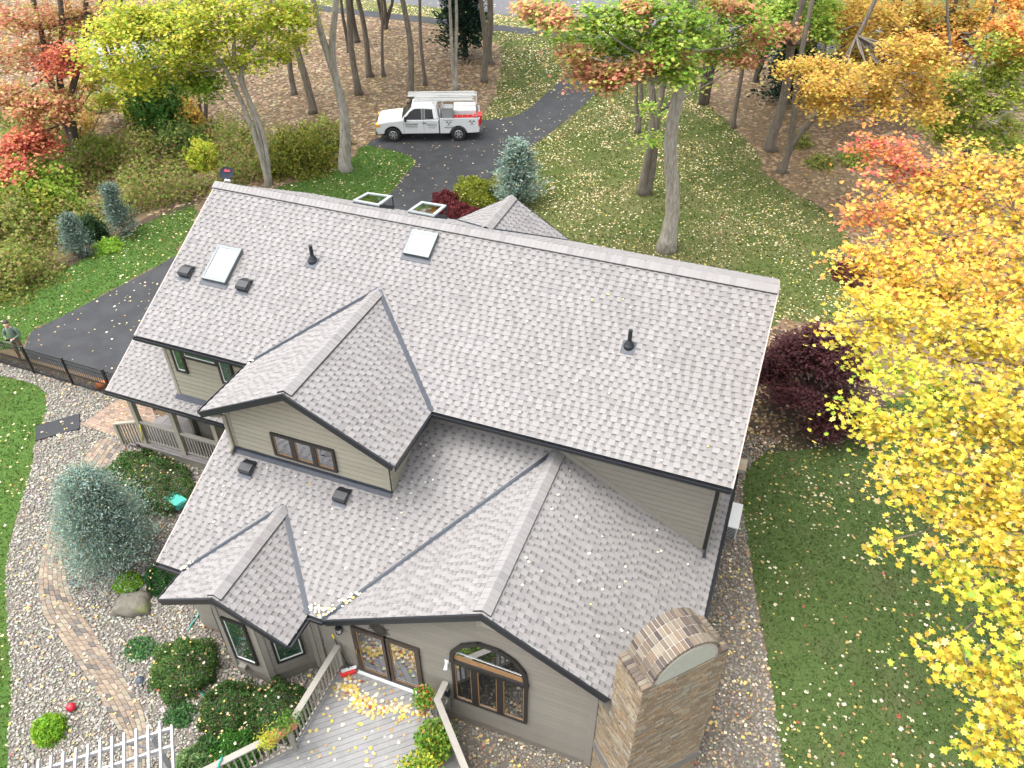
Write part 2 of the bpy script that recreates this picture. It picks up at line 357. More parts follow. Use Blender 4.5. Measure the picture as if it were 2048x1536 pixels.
m_flash = mat('flashing_metal', (.038, .047, .062), .5, metal=.1, nscale=7, namt=.35, bump=.1, bscale=12)
m_frame = mat('window_frame_dark', (.020, .018, .017), .5, nscale=9, namt=.2)
m_brown = mat('door_frame_brown', (.045, .034, .027), .55, nscale=9, namt=.25)
m_wood = mat('inner_wood', (.30, .17, .075), .55, nscale=6, namt=.35, stretch=(1, 1, 4))
m_white = mat('white_paint', (0.624, 0.624, 0.616), .5, nscale=6, namt=.08)
m_sash = mat('sash_white', (.70, .72, .70), .5, nscale=6, namt=.08)
m_glass = glassmat('window_glass', (.020, .020, .018), .34)
m_glass_g = glassmat('window_glass_green', (.028, .060, .036), .16)
m_glass_sky = glassmat('skylight_glass', (.24, .30, .32), .40, .04)
m_brick = mat('chimney_brick', (1, 1, 1), .9, mode='ocol', nscale=16, namt=.35, bump=.6, bscale=40)
m_brickv = mat('chimney_brick_field', (1, 1, 1), .9, mode='vcol', nscale=16, namt=.35, bump=.6, bscale=40)
m_mortar = mat('mortar', (0.242, 0.223, 0.193), .95, nscale=14, namt=.35, bump=.4, bscale=40)
m_mortar_pale = mat('mortar_pale', (0.386, 0.361, 0.319), .95, nscale=10, namt=.3)
m_cement = mat('cement', (0.302, 0.314, 0.278), .9, nscale=9, ncol=(.34, .36, .30), bump=.3, bscale=20)
m_band = mat('grey_band', (.15, .14, .13), .7, nscale=6, namt=.2)

HOUSE = thing('house', 'beige sided house with pale grey shingle roofs and brick chimney', 'house', (8, -4, 0))
def hp(name, mb, mats, parent=None, smooth=False):       # a part of the house, built in world coordinates
    o = mb.build(name, mats, None, smooth); par = parent or HOUSE
    o.parent = par; o.matrix_parent_inverse = WINV(par); return o
def WINV(par):
    if par.parent is None: return Matrix.Translation(-par.location)
    return Matrix.Identity(4)      # parts are built in world coordinates, so their own children need no correction
# ------------------------------------------------------------------ roof slopes with real shingle tabs
PIECES = []                         # every shingle of the house; the 300 that show largest become objects
SHI = [((0.249, 0.239, 0.234), 6), ((0.240, 0.230, 0.226), 6), ((0.223, 0.212, 0.210), 2), ((0.209, 0.198, 0.198), .8), ((0.234, 0.221, 0.212), 1.5)]
def roof_slope(O, U, V, polys, seed, name='roof_slope', thick=.10, expo=.143, ulen=None):
    """O eave corner, U unit along the eave, V unit up the slope, polys convex outlines in (u, v)"""
    O = Vector(O); U = Vector(U).normalized(); V = Vector(V).normalized(); N = U.cross(V).normalized()
    rr = random.Random(seed); mb = MB()
    P3 = lambda u, v, h=0: O+U*u+V*v+N*h
    for pl in polys: mb.prism([P3(u, v, -.004) for u, v in ccw(pl)], N, thick)
    o = hp(name, mb, m_black)
    u0 = min(p[0] for pl in polys for p in pl); u1 = max(p[0] for pl in polys for p in pl); v1 = max(p[1] for pl in polys for p in pl); v0m = min(p[1] for pl in polys for p in pl)
    cps = [ccw(pl) for pl in polys]; k = int(math.floor(v0m/expo))
    while k*expo < v1:
        va, vb = k*expo, (k+1)*expo+.006; u = u0-rr.uniform(0, .4); k += 1
        strip = 0; sc = 1
        while u < u1:
            if strip <= 0: strip = rr.uniform(.8, 1.1); sc = rr.uniform(.965, 1.03)
            wt = rr.uniform(.09, .18); wg = rr.uniform(.07, .125); strip -= wt+wg
            c = rr.choices([s[0] for s in SHI], [s[1] for s in SHI])[0]; c = tuple(x*sc for x in c)
            for (a, b, typ) in ((u, u+wt, 1), (u+wt, u+wt+wg, 0)):
                if b < u0 or a > u1: continue
                for cp in cps:
                    if typ:
                        q = clip_convex([(a, va), (b, va), (b, vb), (a, vb)], cp)
                        if q: PIECES.append((o, [P3(x, y, .016-.012*(y-va)/(vb-va)) for x, y in q], N, c, 1, .018))
                    else:
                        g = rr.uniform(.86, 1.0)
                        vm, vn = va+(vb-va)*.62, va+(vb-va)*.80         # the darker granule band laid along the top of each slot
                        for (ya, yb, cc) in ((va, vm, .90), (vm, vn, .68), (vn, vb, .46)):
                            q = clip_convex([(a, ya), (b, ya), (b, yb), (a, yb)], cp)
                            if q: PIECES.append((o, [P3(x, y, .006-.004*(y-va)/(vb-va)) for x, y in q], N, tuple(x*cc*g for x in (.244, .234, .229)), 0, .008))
            u += wt+wg
    return o
def finish_shingles():
    def score(i):
        q = sum(PIECES[i][1], Vector())/4-CAM; return q.normalized().dot(PIECES[i][2])/q.length_squared
    big = sorted((i for i, p in enumerate(PIECES) if p[4] and len(p[1]) == 4), key=score)
    vis = []
    for i in big:
        q = sum(PIECES[i][1], Vector())/4-CAM; w_ = q.dot(FWD); x = q.dot(RGT)/w_*FPX; y = q.dot(UPV)/w_*FPX
        if abs(x) < 1000 and abs(y) < 745: vis.append(i)
        if len(vis) == 300: break
    vis = set(vis); by = {}
    for i, (o, pts, N, c, typ, t) in enumerate(PIECES):
        if i in vis:
            mb = MB(); ct = sum(pts, Vector())/4; mb.prism([p-ct for p in pts], N, t, both=False)
            s = link('shingle', mb.mesh('shingle', m_shingle1), o); s.location = ct; s.color = (*c, 1)
        else:
            mb = by.setdefault(o.name, (o, MB()))[1]
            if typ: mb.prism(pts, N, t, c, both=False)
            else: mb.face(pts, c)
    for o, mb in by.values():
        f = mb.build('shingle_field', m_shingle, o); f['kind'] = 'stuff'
CAPS = {}
def ridge(p, q, pitch, seed, vent=True, hw=.19, rev=False):  # ridge caps from p to q
    p = Vector(p); q = Vector(q); rr = random.Random(seed); d = (q-p).normalized(); L = (q-p).length; side = Vector((0, 0, 1)).cross(d)
    ang = math.atan(pitch); lift = .05
    if vent:
        mb = MB()
        for s_ in (1, -1):
            a = side*s_; sl = (a*math.cos(ang)-Vector((0, 0, 1))*math.sin(ang)); n = (a*math.sin(ang)+Vector((0, 0, 1))*math.cos(ang))
            pts = [p+n*.045, q+n*.045, q+sl*(hw+.012)+n*.045, p+sl*(hw+.012)+n*.045]
            if s_ < 0: pts = pts[::-1]
            mb.prism(pts, n, .06)
        hp('ridge_vent', mb, m_black)
    key = round(pitch, 3)
    if key not in CAPS:
        mb = MB(); prof = []
        for x in (-hw, -hw*.45, -hw*.12, 0, hw*.12, hw*.45, hw):
            prof.append((x, -abs(x)*math.tan(ang)*(1 if abs(x) > .03 else .8)))
        for (xa, za), (xb, zb) in zip(prof, prof[1:]):
            mb.face([(0, xa, za), (.2, xa, za-.012), (.2, xb, zb-.012), (0, xb, zb)][::-1])
            mb.face([(0, xa, za), (0, xb, zb), (0, xb, zb-.014), (0, xa, za-.014)][::-1])
        for s_ in (0, -1):
            xa, za = prof[s_]; mb.face([(0, xa, za), (.2, xa, za-.012), (.2, xa, za-.03), (0, xa, za-.018)])
        CAPS[key] = mb.mesh('ridge_cap', m_shingle1)
    n = int(L/.145); M0 = Matrix((d, side, Vector((0, 0, 1)))).transposed().to_4x4()
    for i in range(n):
        M0.translation = p+d*(i*L/n)+Vector((0, 0, lift+.016))
        o = link('ridge_cap', CAPS[key], HOUSE); o.matrix_parent_inverse = WINV(HOUSE); o.matrix_basis = M0.copy()
        c = rr.choices([s[0] for s in SHI], [s[1] for s in SHI])[0]; o.color = (*c, 1)
def valley(p, q, w=.13):
    mb = MB(); p = Vector(p); q = Vector(q); mb.beam(p, q, w, .02, off=.035); mb.beam(p, q, .02, .03, off=.05); hp('valley_flashing', mb, m_flash)
RK = [0]
def rake(p, q, w=.05, h=.17):
    RK[0] += 1; o_ = Vector((0, (-.004 if p[1] < 0 else .004)*(RK[0] % 2), 0)); mb = MB(); mb.beam(Vector(p)+o_, Vector(q)+o_, w, h, off=.012); hp('rake_board', mb, m_black)
def gutter(p, q, out, w=.095, h=.085):
    p = Vector(p); q = Vector(q); o_ = Vector(out); mb = MB()
    mb.beam(p+o_*.012, q+o_*.012, .02, .15, off=-.03); mb.beam(p+o_*w, q+o_*w, .016, h, off=-.005); mb.beam(p+o_*(w/2+.01), q+o_*(w/2+.01), w-.02, .014, off=-.065)
    for e, d in ((p, 1), (q, -1)):
        dd = (q-p).normalized()*d; mb.beam(e+dd*.004+o_*.02, e+dd*.004+o_*(w-.01), .012, .09, off=-.012)
    hp('gutter', mb, m_black)

PM = .536; SL = math.sqrt(1+PM*PM); XR = 16.44; YE = 4.639; ZR, ZE = 8.597, 6.11
Vf = Vector((0, 1, PM)); Vb = Vector((0, -1, PM))
dx, dw, dz, dyf = 6.404, 2.687, 7.49, -6.664; dyb = -(ZR-dz)/PM; pd = (dz-ZE)/dw
# main roof, street-away side (towards the camera): three convex pieces around the cross gable
ms = lambda x, y: (x, (y+YE)*SL)
roof_slope((0, -YE, ZE), (1, 0, 0), Vf, [[ms(0, -YE), ms(dx-dw, -YE), ms(dx, dyb), ms(0, dyb)], [ms(dx+dw, -YE), ms(XR, -YE), ms(XR, dyb), ms(dx, dyb)], [ms(0, dyb), ms(XR, dyb), ms(XR, 0), ms(0, 0)]], 1)
# back slope with the back gable cut in
bx_, bw_, bz_, byf = 7.68, 2.02, 7.30, 4.75; byb = (ZR-bz_)/PM
mb_ = lambda x, y: (XR-x, (YE-y)*SL)
roof_slope((XR, YE, ZE), (-1, 0, 0), Vb, [[mb_(0, 0), mb_(XR, 0), mb_(XR, byb), mb_(0, byb)], [mb_(0, byb), mb_(bx_, byb), mb_(bx_-bw_, YE), mb_(0, YE)], [mb_(bx_, byb), mb_(XR, byb), mb_(XR, YE), mb_(bx_+bw_, YE)]], 2)
ridge((XR, 0, ZR), (0, 0, ZR), PM, 3, hw=.2)
# gables: ridge along y
def gable(xr, zr, yb, yf, hwL, hwR, ze, ybl, seed, right=None):
    """ridge x, ridge z, back y of the ridge, front y, half widths, eave z, y where the eaves start (valley foot)"""
    pl, pr = (zr-ze)/hwL, (zr-ze)/hwR
    sl, sr = math.sqrt(1+pl*pl), math.sqrt(1+pr*pr)
    # left slope: eave runs along -y (from back to front when seen from outside)
    fl = lambda x, y: (ybl-y, (x-(xr-hwL))*sl)
    A = roof_slope((xr-hwL, ybl, ze), (0, -1, 0), (1, 0, pl), [[fl(xr-hwL, yf), fl(xr-hwL, ybl), fl(xr, yb), fl(xr, yf)] if abs(ybl-yf) > .02 else [fl(xr-hwL, yf), fl(xr, yb), fl(xr, yf)]], seed)
    fr = lambda x, y: (y-yf, (xr+hwR-x)*sr)
    B = roof_slope((xr+hwR, yf, ze), (0, 1, 0), (-1, 0, pr), [[fr(x, y) for x, y in pl_] for pl_ in (right or [[(xr+hwR, yf), (xr+hwR, ybl), (xr, yb), (xr, yf)]])], seed+1)
    return A, B
gable(dx, dz, dyb, dyf, dw, dw, ZE, -YE, 10)
ridge((dx, dyf+.05, dz), (dx, dyb-.05, dz), pd, 12)
# lower roof over the ground floor
PL_ = .456; LL = math.sqrt(1+PL_*PL_); ly = -9.178; lz = 3.11; lx = 3.468
lo = lambda x, y: (x-lx, (y-ly)*LL); zl = lambda y: lz+PL_*(y-ly)
gx, gz, gwl, gwr = 12.254, 5.421, 4.03, 4.248; gyb = ly+(gz-lz)/PL_
sx, sz, sw, syf = 6.026, 4.036, 1.777, -10.055; syb = ly+(sz-lz)/PL_
vx = lambda y: gx-gwl+(y-ly)/(gyb-ly)*gwl
YW2 = -4.15; YD = -6.12
roof_slope((lx, ly, lz), (1, 0, 0), (0, 1, PL_), [[lo(lx, ly), lo(sx-sw, ly), lo(sx, syb), lo(lx, syb)], [lo(sx+sw, ly), lo(gx-gwl, ly), lo(vx(syb), syb), lo(sx, syb)],
           [lo(lx, syb), lo(vx(syb), syb), lo(vx(YD), YD), lo(lx, YD)], [lo(8.5, YD), lo(vx(YD), YD), lo(vx(YW2), YW2), lo(8.5, YW2)], [lo(lx, YD), lo(4.05, YD), lo(4.05, YW2), lo(lx, YW2)]], 20)
gable(sx, sz, syb, syf, sw, sw, lz, ly, 30); ridge((sx, syf+.05, sz), (sx, syb-.05, sz), (sz-lz)/sw, 32)
XC, YC = 15.04, -7.60                                   # the roof corner cut off behind the chimney
gable(gx, gz, gyb, ly, gwl, gwr, lz, ly, 40, right=[[(gx, ly), (XC, ly), (gx+gwr, YC), (gx+gwr, YW2), (gx, YW2)], [(16.22, YW2), (gx+gwr, YW2), (gx+gwr, -1.0), (16.22, -1.0)]])
ridge((gx, ly+.05, gz), (gx, gyb-.12, gz), (gz-lz)/4.14, 42)
# side wing over the porch
wz, wy, wx0, wx1 = 3.46, -4.60, -2.10, 2.25; PW = .535; WL = math.sqrt(1+PW*PW)
wo = lambda x, y: (x-wx0, (y-wy)*WL)
roof_slope((wx0, wy, wz), (1, 0, 0), (0, 1, PW), [[wo(wx0, wy), wo(.32, wy), wo(.32, -2.25), wo(wx0, -2.25)], [wo(.32, wy), wo(wx1, wy), wo(wx1, YW2), wo(.32, YW2)]], 50)
wb = lambda x, y: (.32-x, (.6-y)*WL); zwt = wz+PW*(-2.25-wy)
roof_slope((.32, .6, zwt-PW*2.85), (-1, 0, 0), (0, -1, PW), [[wb(.32, .6), wb(wx0, .6), wb(wx0, -2.25), wb(.32, -2.25)]], 51)
# back gable
pb = (bz_-6.07)/bw_; sb = math.sqrt(1+pb*pb)
f1 = lambda x, y: (byf-y, (x-(bx_-bw_))*sb); f2 = lambda x, y: (y-byb, (bx_+bw_-x)*sb)
roof_slope((bx_-bw_, byf, 6.07), (0, -1, 0), (1, 0, pb), [[f1(bx_-bw_, byf), f1(bx_-bw_, YE-.05), f1(bx_, byb), f1(bx_, byf)]], 60)
roof_slope((bx_+bw_, byb, 6.07), (0, 1, 0), (-1, 0, pb), [[f2(bx_+bw_, YE-.05), f2(bx_+bw_, byf), f2(bx_, byf), f2(bx_, byb)]], 61)
ridge((bx_, byb+.05, bz_), (bx_, byf-.05, bz_), pb, 62)
finish_shingles()
# valleys, rakes, gutters
for p, q in (((dx-dw, -YE, ZE), (dx-.02, dyb, dz)), ((dx+dw, -YE, ZE), (dx+.02, dyb, dz)), ((sx-sw, ly, lz), (sx, syb, sz)), ((sx+sw, ly, lz), (sx, syb, sz)), ((gx-gwl, ly, lz), (gx, gyb, gz)), ((bx_-bw_, YE, 6.1), (bx_, byb, bz_)), ((bx_+bw_, YE, 6.1), (bx_, byb, bz_))): valley(p, q)
for p, q in (((dx-dw, dyf, ZE), (dx, dyf, dz)), ((dx, dyf, dz), (dx+dw, dyf, ZE)), ((sx-sw, syf, lz), (sx, syf, sz)), ((sx, syf, sz), (sx+sw, syf, lz)), ((gx-gwl, ly, lz), (gx, ly, gz)), ((gx, ly, gz), (XC, ly, gz-(XC-gx)*(gz-lz)/gwr)),
             ((bx_-bw_, byf, 6.07), (bx_, byf, bz_)), ((bx_, byf, bz_), (bx_+bw_, byf, 6.07))): rake(Vector(p)+Vector((0, -.02 if p[1] < 0 else .02, 0)), Vector(q)+Vector((0, -.02 if p[1] < 0 else .02, 0)))
m_edge = mat('drip_edge', (.40, .33, .30), .7, nscale=10, namt=.2)
def edge(p, q):
    mb = MB(); mb.beam(p, q, .03, .13, off=.008); hp('rake_edge', mb, m_edge)
edge((-.012, -YE, ZE), (-.012, 0, ZR)); edge((XR+.012, -YE, ZE), (XR+.012, 0, ZR)); edge((-.012, YE, ZE), (-.012, 0, ZR)); edge((XR+.012, YE, ZE), (XR+.012, 0, ZR))
edge((lx-.012, ly, lz), (lx-.012, YW2, zl(YW2))); edge((wx0-.012, wy, wz), (wx0-.012, -2.25, zwt))
gutter((0, -YE, ZE), (dx-dw+.1, -YE, ZE), (0, -1, 0)); gutter((dx+dw, -YE, ZE), (XR, -YE, ZE), (0, -1, 0))
gutter((dx-dw, dyf, ZE), (dx-dw, -YE-.1, ZE), (-1, 0, 0), .07); gutter((dx+dw, -YE-.1, ZE), (dx+dw, dyf, ZE), (1, 0, 0), .04)
gutter((lx, ly, lz), (sx-sw, ly, lz), (0, -1, 0)); gutter((sx+sw, ly, lz), (gx-gwl, ly, lz), (0, -1, 0))
gutter((sx-sw, syf, lz), (sx-sw, ly-.1, lz), (-1, 0, 0), .06); gutter((sx+sw, ly-.1, lz), (sx+sw, syf, lz), (1, 0, 0))
gutter((gx+gwr, -1.0, lz), (gx+gwr, YC, lz), (1, 0, 0)); gutter((wx0, wy, wz), (wx1, wy, wz), (0, -1, 0)); gutter((bx_+bw_, byf, 6.07), (bx_+bw_, YE, 6.07), (1, 0, 0))

# ------------------------------------------------------------------ walls with one board for each siding course
def wall(O, U, polys, sid=m_siding, expo=.165, seed=0, name='wall', found=None):
    O = Vector(O); U = Vector(U).normalized(); Z = Vector((0, 0, 1)); N = U.cross(Z)   # outward normal
    P3 = lambda u, z, h=0: O+U*u+Z*z+N*h
    mb = MB()
    for pl in polys: mb.prism([P3(u, z) for u, z in ccw(pl)], N, .1)
    o = hp(name, mb, m_wallback); rr = random.Random(seed)
    for pl in polys:
        cp = ccw(pl); z0 = min(p[1] for p in pl); z1 = max(p[1] for p in pl); k = math.floor(z0/expo); ua = min(p[0] for p in pl)-1; ub = max(p[0] for p in pl)+1
        while k*expo < z1:
            za, zb = k*expo, (k+1)*expo; k += 1
            q = clip_convex([(ua, za), (ub, za), (ub, zb-.021), (ua, zb-.021)], cp)   # a 2 cm shadow gap between courses
            if not q: continue
            b = MB(); ct = P3(*q[0]); pts = [P3(u, z, .042-.010*(z-za)/expo)-ct for u, z in q]; b.prism(pts, N, .042, both=False)
            s = link('siding_board', b.mesh('siding_board', sid), o); s.location = ct; g = rr.uniform(.95, 1.05); s.color = (g, g, g*rr.uniform(.985, 1.01), 1)
    if found:
        mb = MB()
        for a, b_, z0, z1 in found: mb.prism([P3(a, z0, .012), P3(b_, z0, .012), P3(b_, z1, .012), P3(a, z1, .012)], N, .1)
        hp('foundation', mb, m_found)
    return o
def trimb(a, b, w, d=.055, m_=None, nrm=(0, -1, 0), name='trim_board'):   # board from a to b, lying on a wall with outward normal nrm
    mb = MB(); a = Vector(a); b = Vector(b); n = Vector(nrm).normalized(); s = (b-a).normalized().cross(n)*w/2
    mb.prism([a+s+n*d, a-s+n*d, b-s+n*d, b+s+n*d] if True else [], n, d+.01); hp(name, mb, m_ or m_trim)
# second floor, towards the camera
wall((0, YW2, 0), (1, 0, 0), [[(.35, 3.55), (4.0, 3.55), (4.0, 6.0), (.35, 6.0)]], seed=1)
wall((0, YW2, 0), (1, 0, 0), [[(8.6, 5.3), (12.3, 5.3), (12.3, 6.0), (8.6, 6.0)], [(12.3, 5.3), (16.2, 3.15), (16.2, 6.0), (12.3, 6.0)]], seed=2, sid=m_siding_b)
trimb((.40, YW2, 3.6), (.40, YW2, 6), .1, m_=m_trim); trimb((16.13, YW2, 3.2), (16.13, YW2, 6), .14, m_=m_trim_b)
zr_ = lambda x: gz-(x-gx)*(gz-lz)/gwr
trimb((gx+.05, YW2, zr_(gx+.05)+.09), (16.1, YW2, zr_(16.1)+.09), .16, .06, m_trim_b)
# cross gable front
top = lambda x: dz-pd*abs(x-dx)-.16
wall((0, YD, 0), (1, 0, 0), [[(4.0, zl(YD)), (8.6, zl(YD)), (8.6, top(8.6)), (dx, top(dx)), (4.0, top(4.0))]], seed=3)
wall((8.6, 0, 0), (0, 1, 0), [[(YD, zl(YD)), (YW2, zl(YW2)), (YW2, 6.0), (YD, 6.0)]], seed=4)
wall((4.0, 0, 0), (0, -1, 0), [[(-YW2, zl(YW2)), (-YD, zl(YD)), (-YD, 6.0), (-YW2, 6.0)]], seed=5)
trimb((4.05, YD, 4.5), (4.05, YD, 6.1), .1); trimb((8.54, YD, 4.5), (8.54, YD, 6.1), .12)
mb = MB(); mb.beam((4.0, YD-.06, zl(YD)+.10), (8.62, YD-.06, zl(YD)+.10), .02, .12, up=(0, 0, 1)); mb.prism([(3.92, YD-.16, zl(YD-.16)+.035), (8.62, YD-.16, zl(YD-.16)+.035), (8.62, YD-.02, zl(YD)+.05), (3.92, YD-.02, zl(YD)+.05)], (0, -.41, .91), .02); hp('apron_flashing', mb, m_apron)
mb = MB(); zw_ = lambda y: wz+PW*(y-wy); mb.prism([(.3, YW2-.17, zw_(YW2-.17)+.03), (3.9, YW2-.17, zw_(YW2-.17)+.03), (3.9, YW2-.03, zw_(YW2)+.06), (.3, YW2-.03, zw_(YW2)+.06)], (0, -.47, .88), .02); hp('apron_flashing', mb, m_apron)
# great room front with foundation
YG = -8.84; tg = lambda x: (gz-(gx-x)*(gz-lz)/gwl if x < gx else zr_(x))-.18
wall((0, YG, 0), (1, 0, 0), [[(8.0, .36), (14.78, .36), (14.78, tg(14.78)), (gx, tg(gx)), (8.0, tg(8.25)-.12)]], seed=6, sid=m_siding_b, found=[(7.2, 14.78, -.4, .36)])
wall((0, YG, 0), (1, 0, 0), [[(7.2, .36), (8.0, .36), (8.0, 3.0), (7.2, 3.0)]], seed=7, sid=m_siding_b)
trimb((14.70, YG, .2), (14.70, YG, tg(14.7)), .16, m_=m_trim_b); trimb((7.45, YG, .2), (7.45, YG, 3), .12, m_=m_trim_b)
trimb((7.72, YG, .2), (7.72, YG, 3), .07, .09, m_trim_b, name='downspout')
CH = Vector((math.cos(R(47)), math.sin(R(47)), 0)); CN = Vector((CH.y, -CH.x, 0))      # along and out of the cut corner
wall((14.78, YG, 0), CH, [[(0, -.3), (1.86, -.3), (1.86, 2.95), (0, 3.3)]], seed=8, sid=m_siding_b)
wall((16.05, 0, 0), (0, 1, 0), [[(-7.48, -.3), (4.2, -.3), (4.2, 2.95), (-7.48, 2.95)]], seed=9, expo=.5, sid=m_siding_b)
wall((16.2, 0, 0), (0, 1, 0), [[(YW2, 2.9), (4.15, 2.9), (4.15, 6.1), (0, 8.3), (YW2, 6.1)]], seed=10, expo=.5)
wall((.35, 0, 0), (0, -1, 0), [[(-4.15, .2), (4.15, .2), (4.15, 6.1), (0, 8.3), (-4.15, 6.1)]], seed=11, expo=.5)
wall((0, 4.15, 0), (-1, 0, 0), [[(-16.2, .2), (-.35, .2), (-.35, 6.0), (-16.2, 6.0)]], seed=12, expo=.5)
wall((0, byf-.35, 0), (-1, 0, 0), [[(-(bx_+1.8), 4), (-(bx_-1.8), 4), (-(bx_-1.8), 6.05), (-bx_, 7.1), (-(bx_+1.8), 6.05)]], seed=13, expo=.5)
wall((3.75, 0, 0), (0, -1, 0), [[(-YW2, .1), (-YG, .1), (-YG, zl(YG)-.15), (-YW2, zl(YW2)-.15)]], seed=14)
wall((0, YG, 0), (1, 0, 0), [[(3.75, .1), (4.72, .1), (4.72, 3.0), (3.75, 3.0)]], seed=15, sid=m_siding_b)
wall((0, -2.7, 0), (1, 0, 0), [[(-1.9, .6), (3.75, .6), (3.75, 3.9), (-1.9, 3.9)]], seed=16)
wall((-1.9, 0, 0), (0, -1, 0), [[(-.4, .3), (2.7, .3), (2.7, 3.9), (1.9, 4.2), (-.4, 3.2)]], seed=17, expo=.5)
mb = MB(); mb.box((4.1, YD+.1, 3.2), (8.5, -4.2, 5.9)); mb.box((.5, -4.0, .3), (15.9, 4.0, 5.9)); mb.box((5, YG+.3, .2), (14.2, -4.3, 2.9)); hp('inner_core', mb, m_wallback)
# bay under the small gable
BP = [(4.62, YG), (5.42, -9.64), (6.50, -9.64), (7.30, YG)]
for i, (a, b) in enumerate(zip(BP, BP[1:])):
    a = Vector((*a, 0)); b = Vector((*b, 0)); L = (b-a).length; U = (b-a).normalized(); n = U.cross(Vector((0, 0, 1)))
    tz = 3.02 if i != 1 else 3.45
    wall(a, U, [[(0, .42), (L, .42), (L, 3.02), (L/2, tz), (0, 3.02)]], seed=20+i, sid=m_siding_b, found=[(-.01, L+.01, -.4, .42)])
    for e in (.05, L-.05): trimb(a+U*e+Vector((0, 0, .4)), a+U*e+Vector((0, 0, 3.0)), .13, .06, m_trim_b, nrm=n)
# soffits
for x0, x1, y0, y1, z in ((lx, gx-gwl, ly, YG, lz-.14), (.1, 4, -YE, YW2, ZE-.14), (9, XR, -YE, YW2, ZE-.14)):
    mb = MB(); mb.box((x0, y0+.02, z-.02), (x1, y1, z)); hp('soffit', mb, m_trim)

# ------------------------------------------------------------------ windows and doors
def window(O, U, quads, label=None, name='window', fm=m_frame, fw=.07, glass=m_glass, liner=m_wood, base=.052, sill=None):
    """quads: list of (u0,u1,z0,z1) sashes on a wall through O along U"""
    O = Vector(O); U = Vector(U).normalized(); Z = Vector((0, 0, 1)); N = U.cross(Z); P3 = lambda u, z, h: O+U*u+Z*z+N*h
    mb = MB()
    for (a, b, c, d) in quads:
        for (p, q, r_, s) in ((a, b, c, c+fw), (a, b, d-fw, d), (a, a+fw, c+fw, d-fw), (b-fw, b, c+fw, d-fw)):
            mb.prism([P3(p, r_, base+.05), P3(q, r_, base+.05), P3(q, s, base+.05), P3(p, s, base+.05)], N, .06+base)
    f = hp(name, mb, fm)
    if label: f['label'] = label
    for (a, b, c, d) in quads:
        ml = MB(); e = fw; t = .026
        for (p, q, r_, s) in ((a+e, b-e, c+e, c+e+t), (a+e, b-e, d-e-t, d-e), (a+e, a+e+t, c+e+t, d-e-t), (b-e-t, b-e, c+e+t, d-e-t)):
            ml.prism([P3(p, r_, base+.025), P3(q, r_, base+.025), P3(q, s, base+.025), P3(p, s, base+.025)], N, .03)
        hp('sash', ml, liner, f)
        mp = MB(); mp.prism([P3(a+e+t, c+e+t, base+.012), P3(b-e-t, c+e+t, base+.012), P3(b-e-t, d-e-t, base+.012), P3(a+e+t, d-e-t, base+.012)], N, .012)
        hp('pane', mp, glass, f)
    return f
wz0, wz1 = 4.74, 5.52
window((0, YD, 0), (1, 0, 0), [(5.30, 5.92, wz0, wz1), (5.92, 6.53, wz0, wz1), (6.53, 7.13, wz0, wz1)], 'triple window under the cross gable with warm wood sashes')
window((0, YW2, 0), (1, 0, 0), [(.66, 1.06, 4.72, 5.9)], 'narrow tall sash beside the short middle pane', liner=m_sash, glass=m_glass_g)
window((0, YW2, 0), (1, 0, 0), [(1.06, 2.24, 5.32, 5.9)], 'short wide middle pane under the eave', liner=m_sash, glass=m_glass_g)
window((0, YW2, 0), (1, 0, 0), [(2.24, 2.72, 4.72, 5.9)], 'narrow tall sash next to the cross gable', liner=m_sash, glass=m_glass_g)
a, b = Vector((*BP[2], 0)), Vector((*BP[3], 0))
window((0, -9.64, 0), (1, 0, 0), [(5.60, 6.28, .86, 2.62)], 'tall bay window with pale sill', liner=m_sash, glass=m_glass_g, fw=.06)
window(a, b-a, [(.24, .96, .92, 2.5)], 'angled bay window with crank handle', liner=m_sash, glass=m_glass_g, fw=.06)
a0, b0 = Vector((*BP[0], 0)), Vector((*BP[1], 0))
window(a0, b0-a0, [(.2, .96, .92, 2.5)], 'angled bay window away from the deck', liner=m_sash, glass=m_glass_g, fw=.06)
# sliding door
DZ = .84
d_ = window((0, YG, 0), (1, 0, 0), [(8.74, 9.66, DZ+.05, DZ+1.94), (9.62, 10.52, DZ+.05, DZ+1.94)], 'sliding glass door opening on the deck', 'sliding_door', m_brown, .115, liner=m_wood)
mb = MB(); mb.box((8.72, YG-.17, DZ+.005), (10.54, YG-.02, DZ+.045)); hp('door_sill', mb, m_white, d_)
mb = MB(); mb.tube([(8.80, YG-.13, DZ+.85), (8.80, YG-.15, DZ+.95), (8.80, YG-.13, DZ+1.08)], .014); hp('handle', mb, mat('brass', (.6, .42, .12), .3, metal=1), d_)
# arched picture window: three panes and a curved top light
az0, az1, ax0, ax1 = 1.18, 2.80, 11.34, 13.19
f = window((0, YG, 0), (1, 0, 0), [(ax0, 11.90, az0, az1), (11.90, 12.53, az0, az1), (12.53, ax1, az0, az1)], 'picture window of three panes under a curved top light', fm=m_frame, fw=.075)
cxm, rx, rz = (ax0+ax1)/2, (ax1-ax0)/2, 1.15
arc = [(cxm-rx*math.cos(t), az1+.10+rz*math.sin(t)*.86) for t in [math.pi*k/7 for k in range(8)]]
arc = [(11.37, az1+.08), (11.39, 3.17), (11.66, 3.60), (12.05, 3.86), (12.52, 3.86), (12.88, 3.66), (13.10, 3.34), (13.16, az1+.08)]
mb = MB(); n_ = len(arc)
for (p, q) in zip(arc, arc[1:]):
    mb.beam((p[0], YG-.06, p[1]), (q[0], YG-.06, q[1]), .1, .06, up=(0, -1, 0), off=.06)
mb.beam((ax0-.03, YG-.06, az1+.03), (ax1+.03, YG-.06, az1+.03), .11, .06, up=(0, -1, 0), off=.06); hp('arch_frame', mb, m_frame, f)
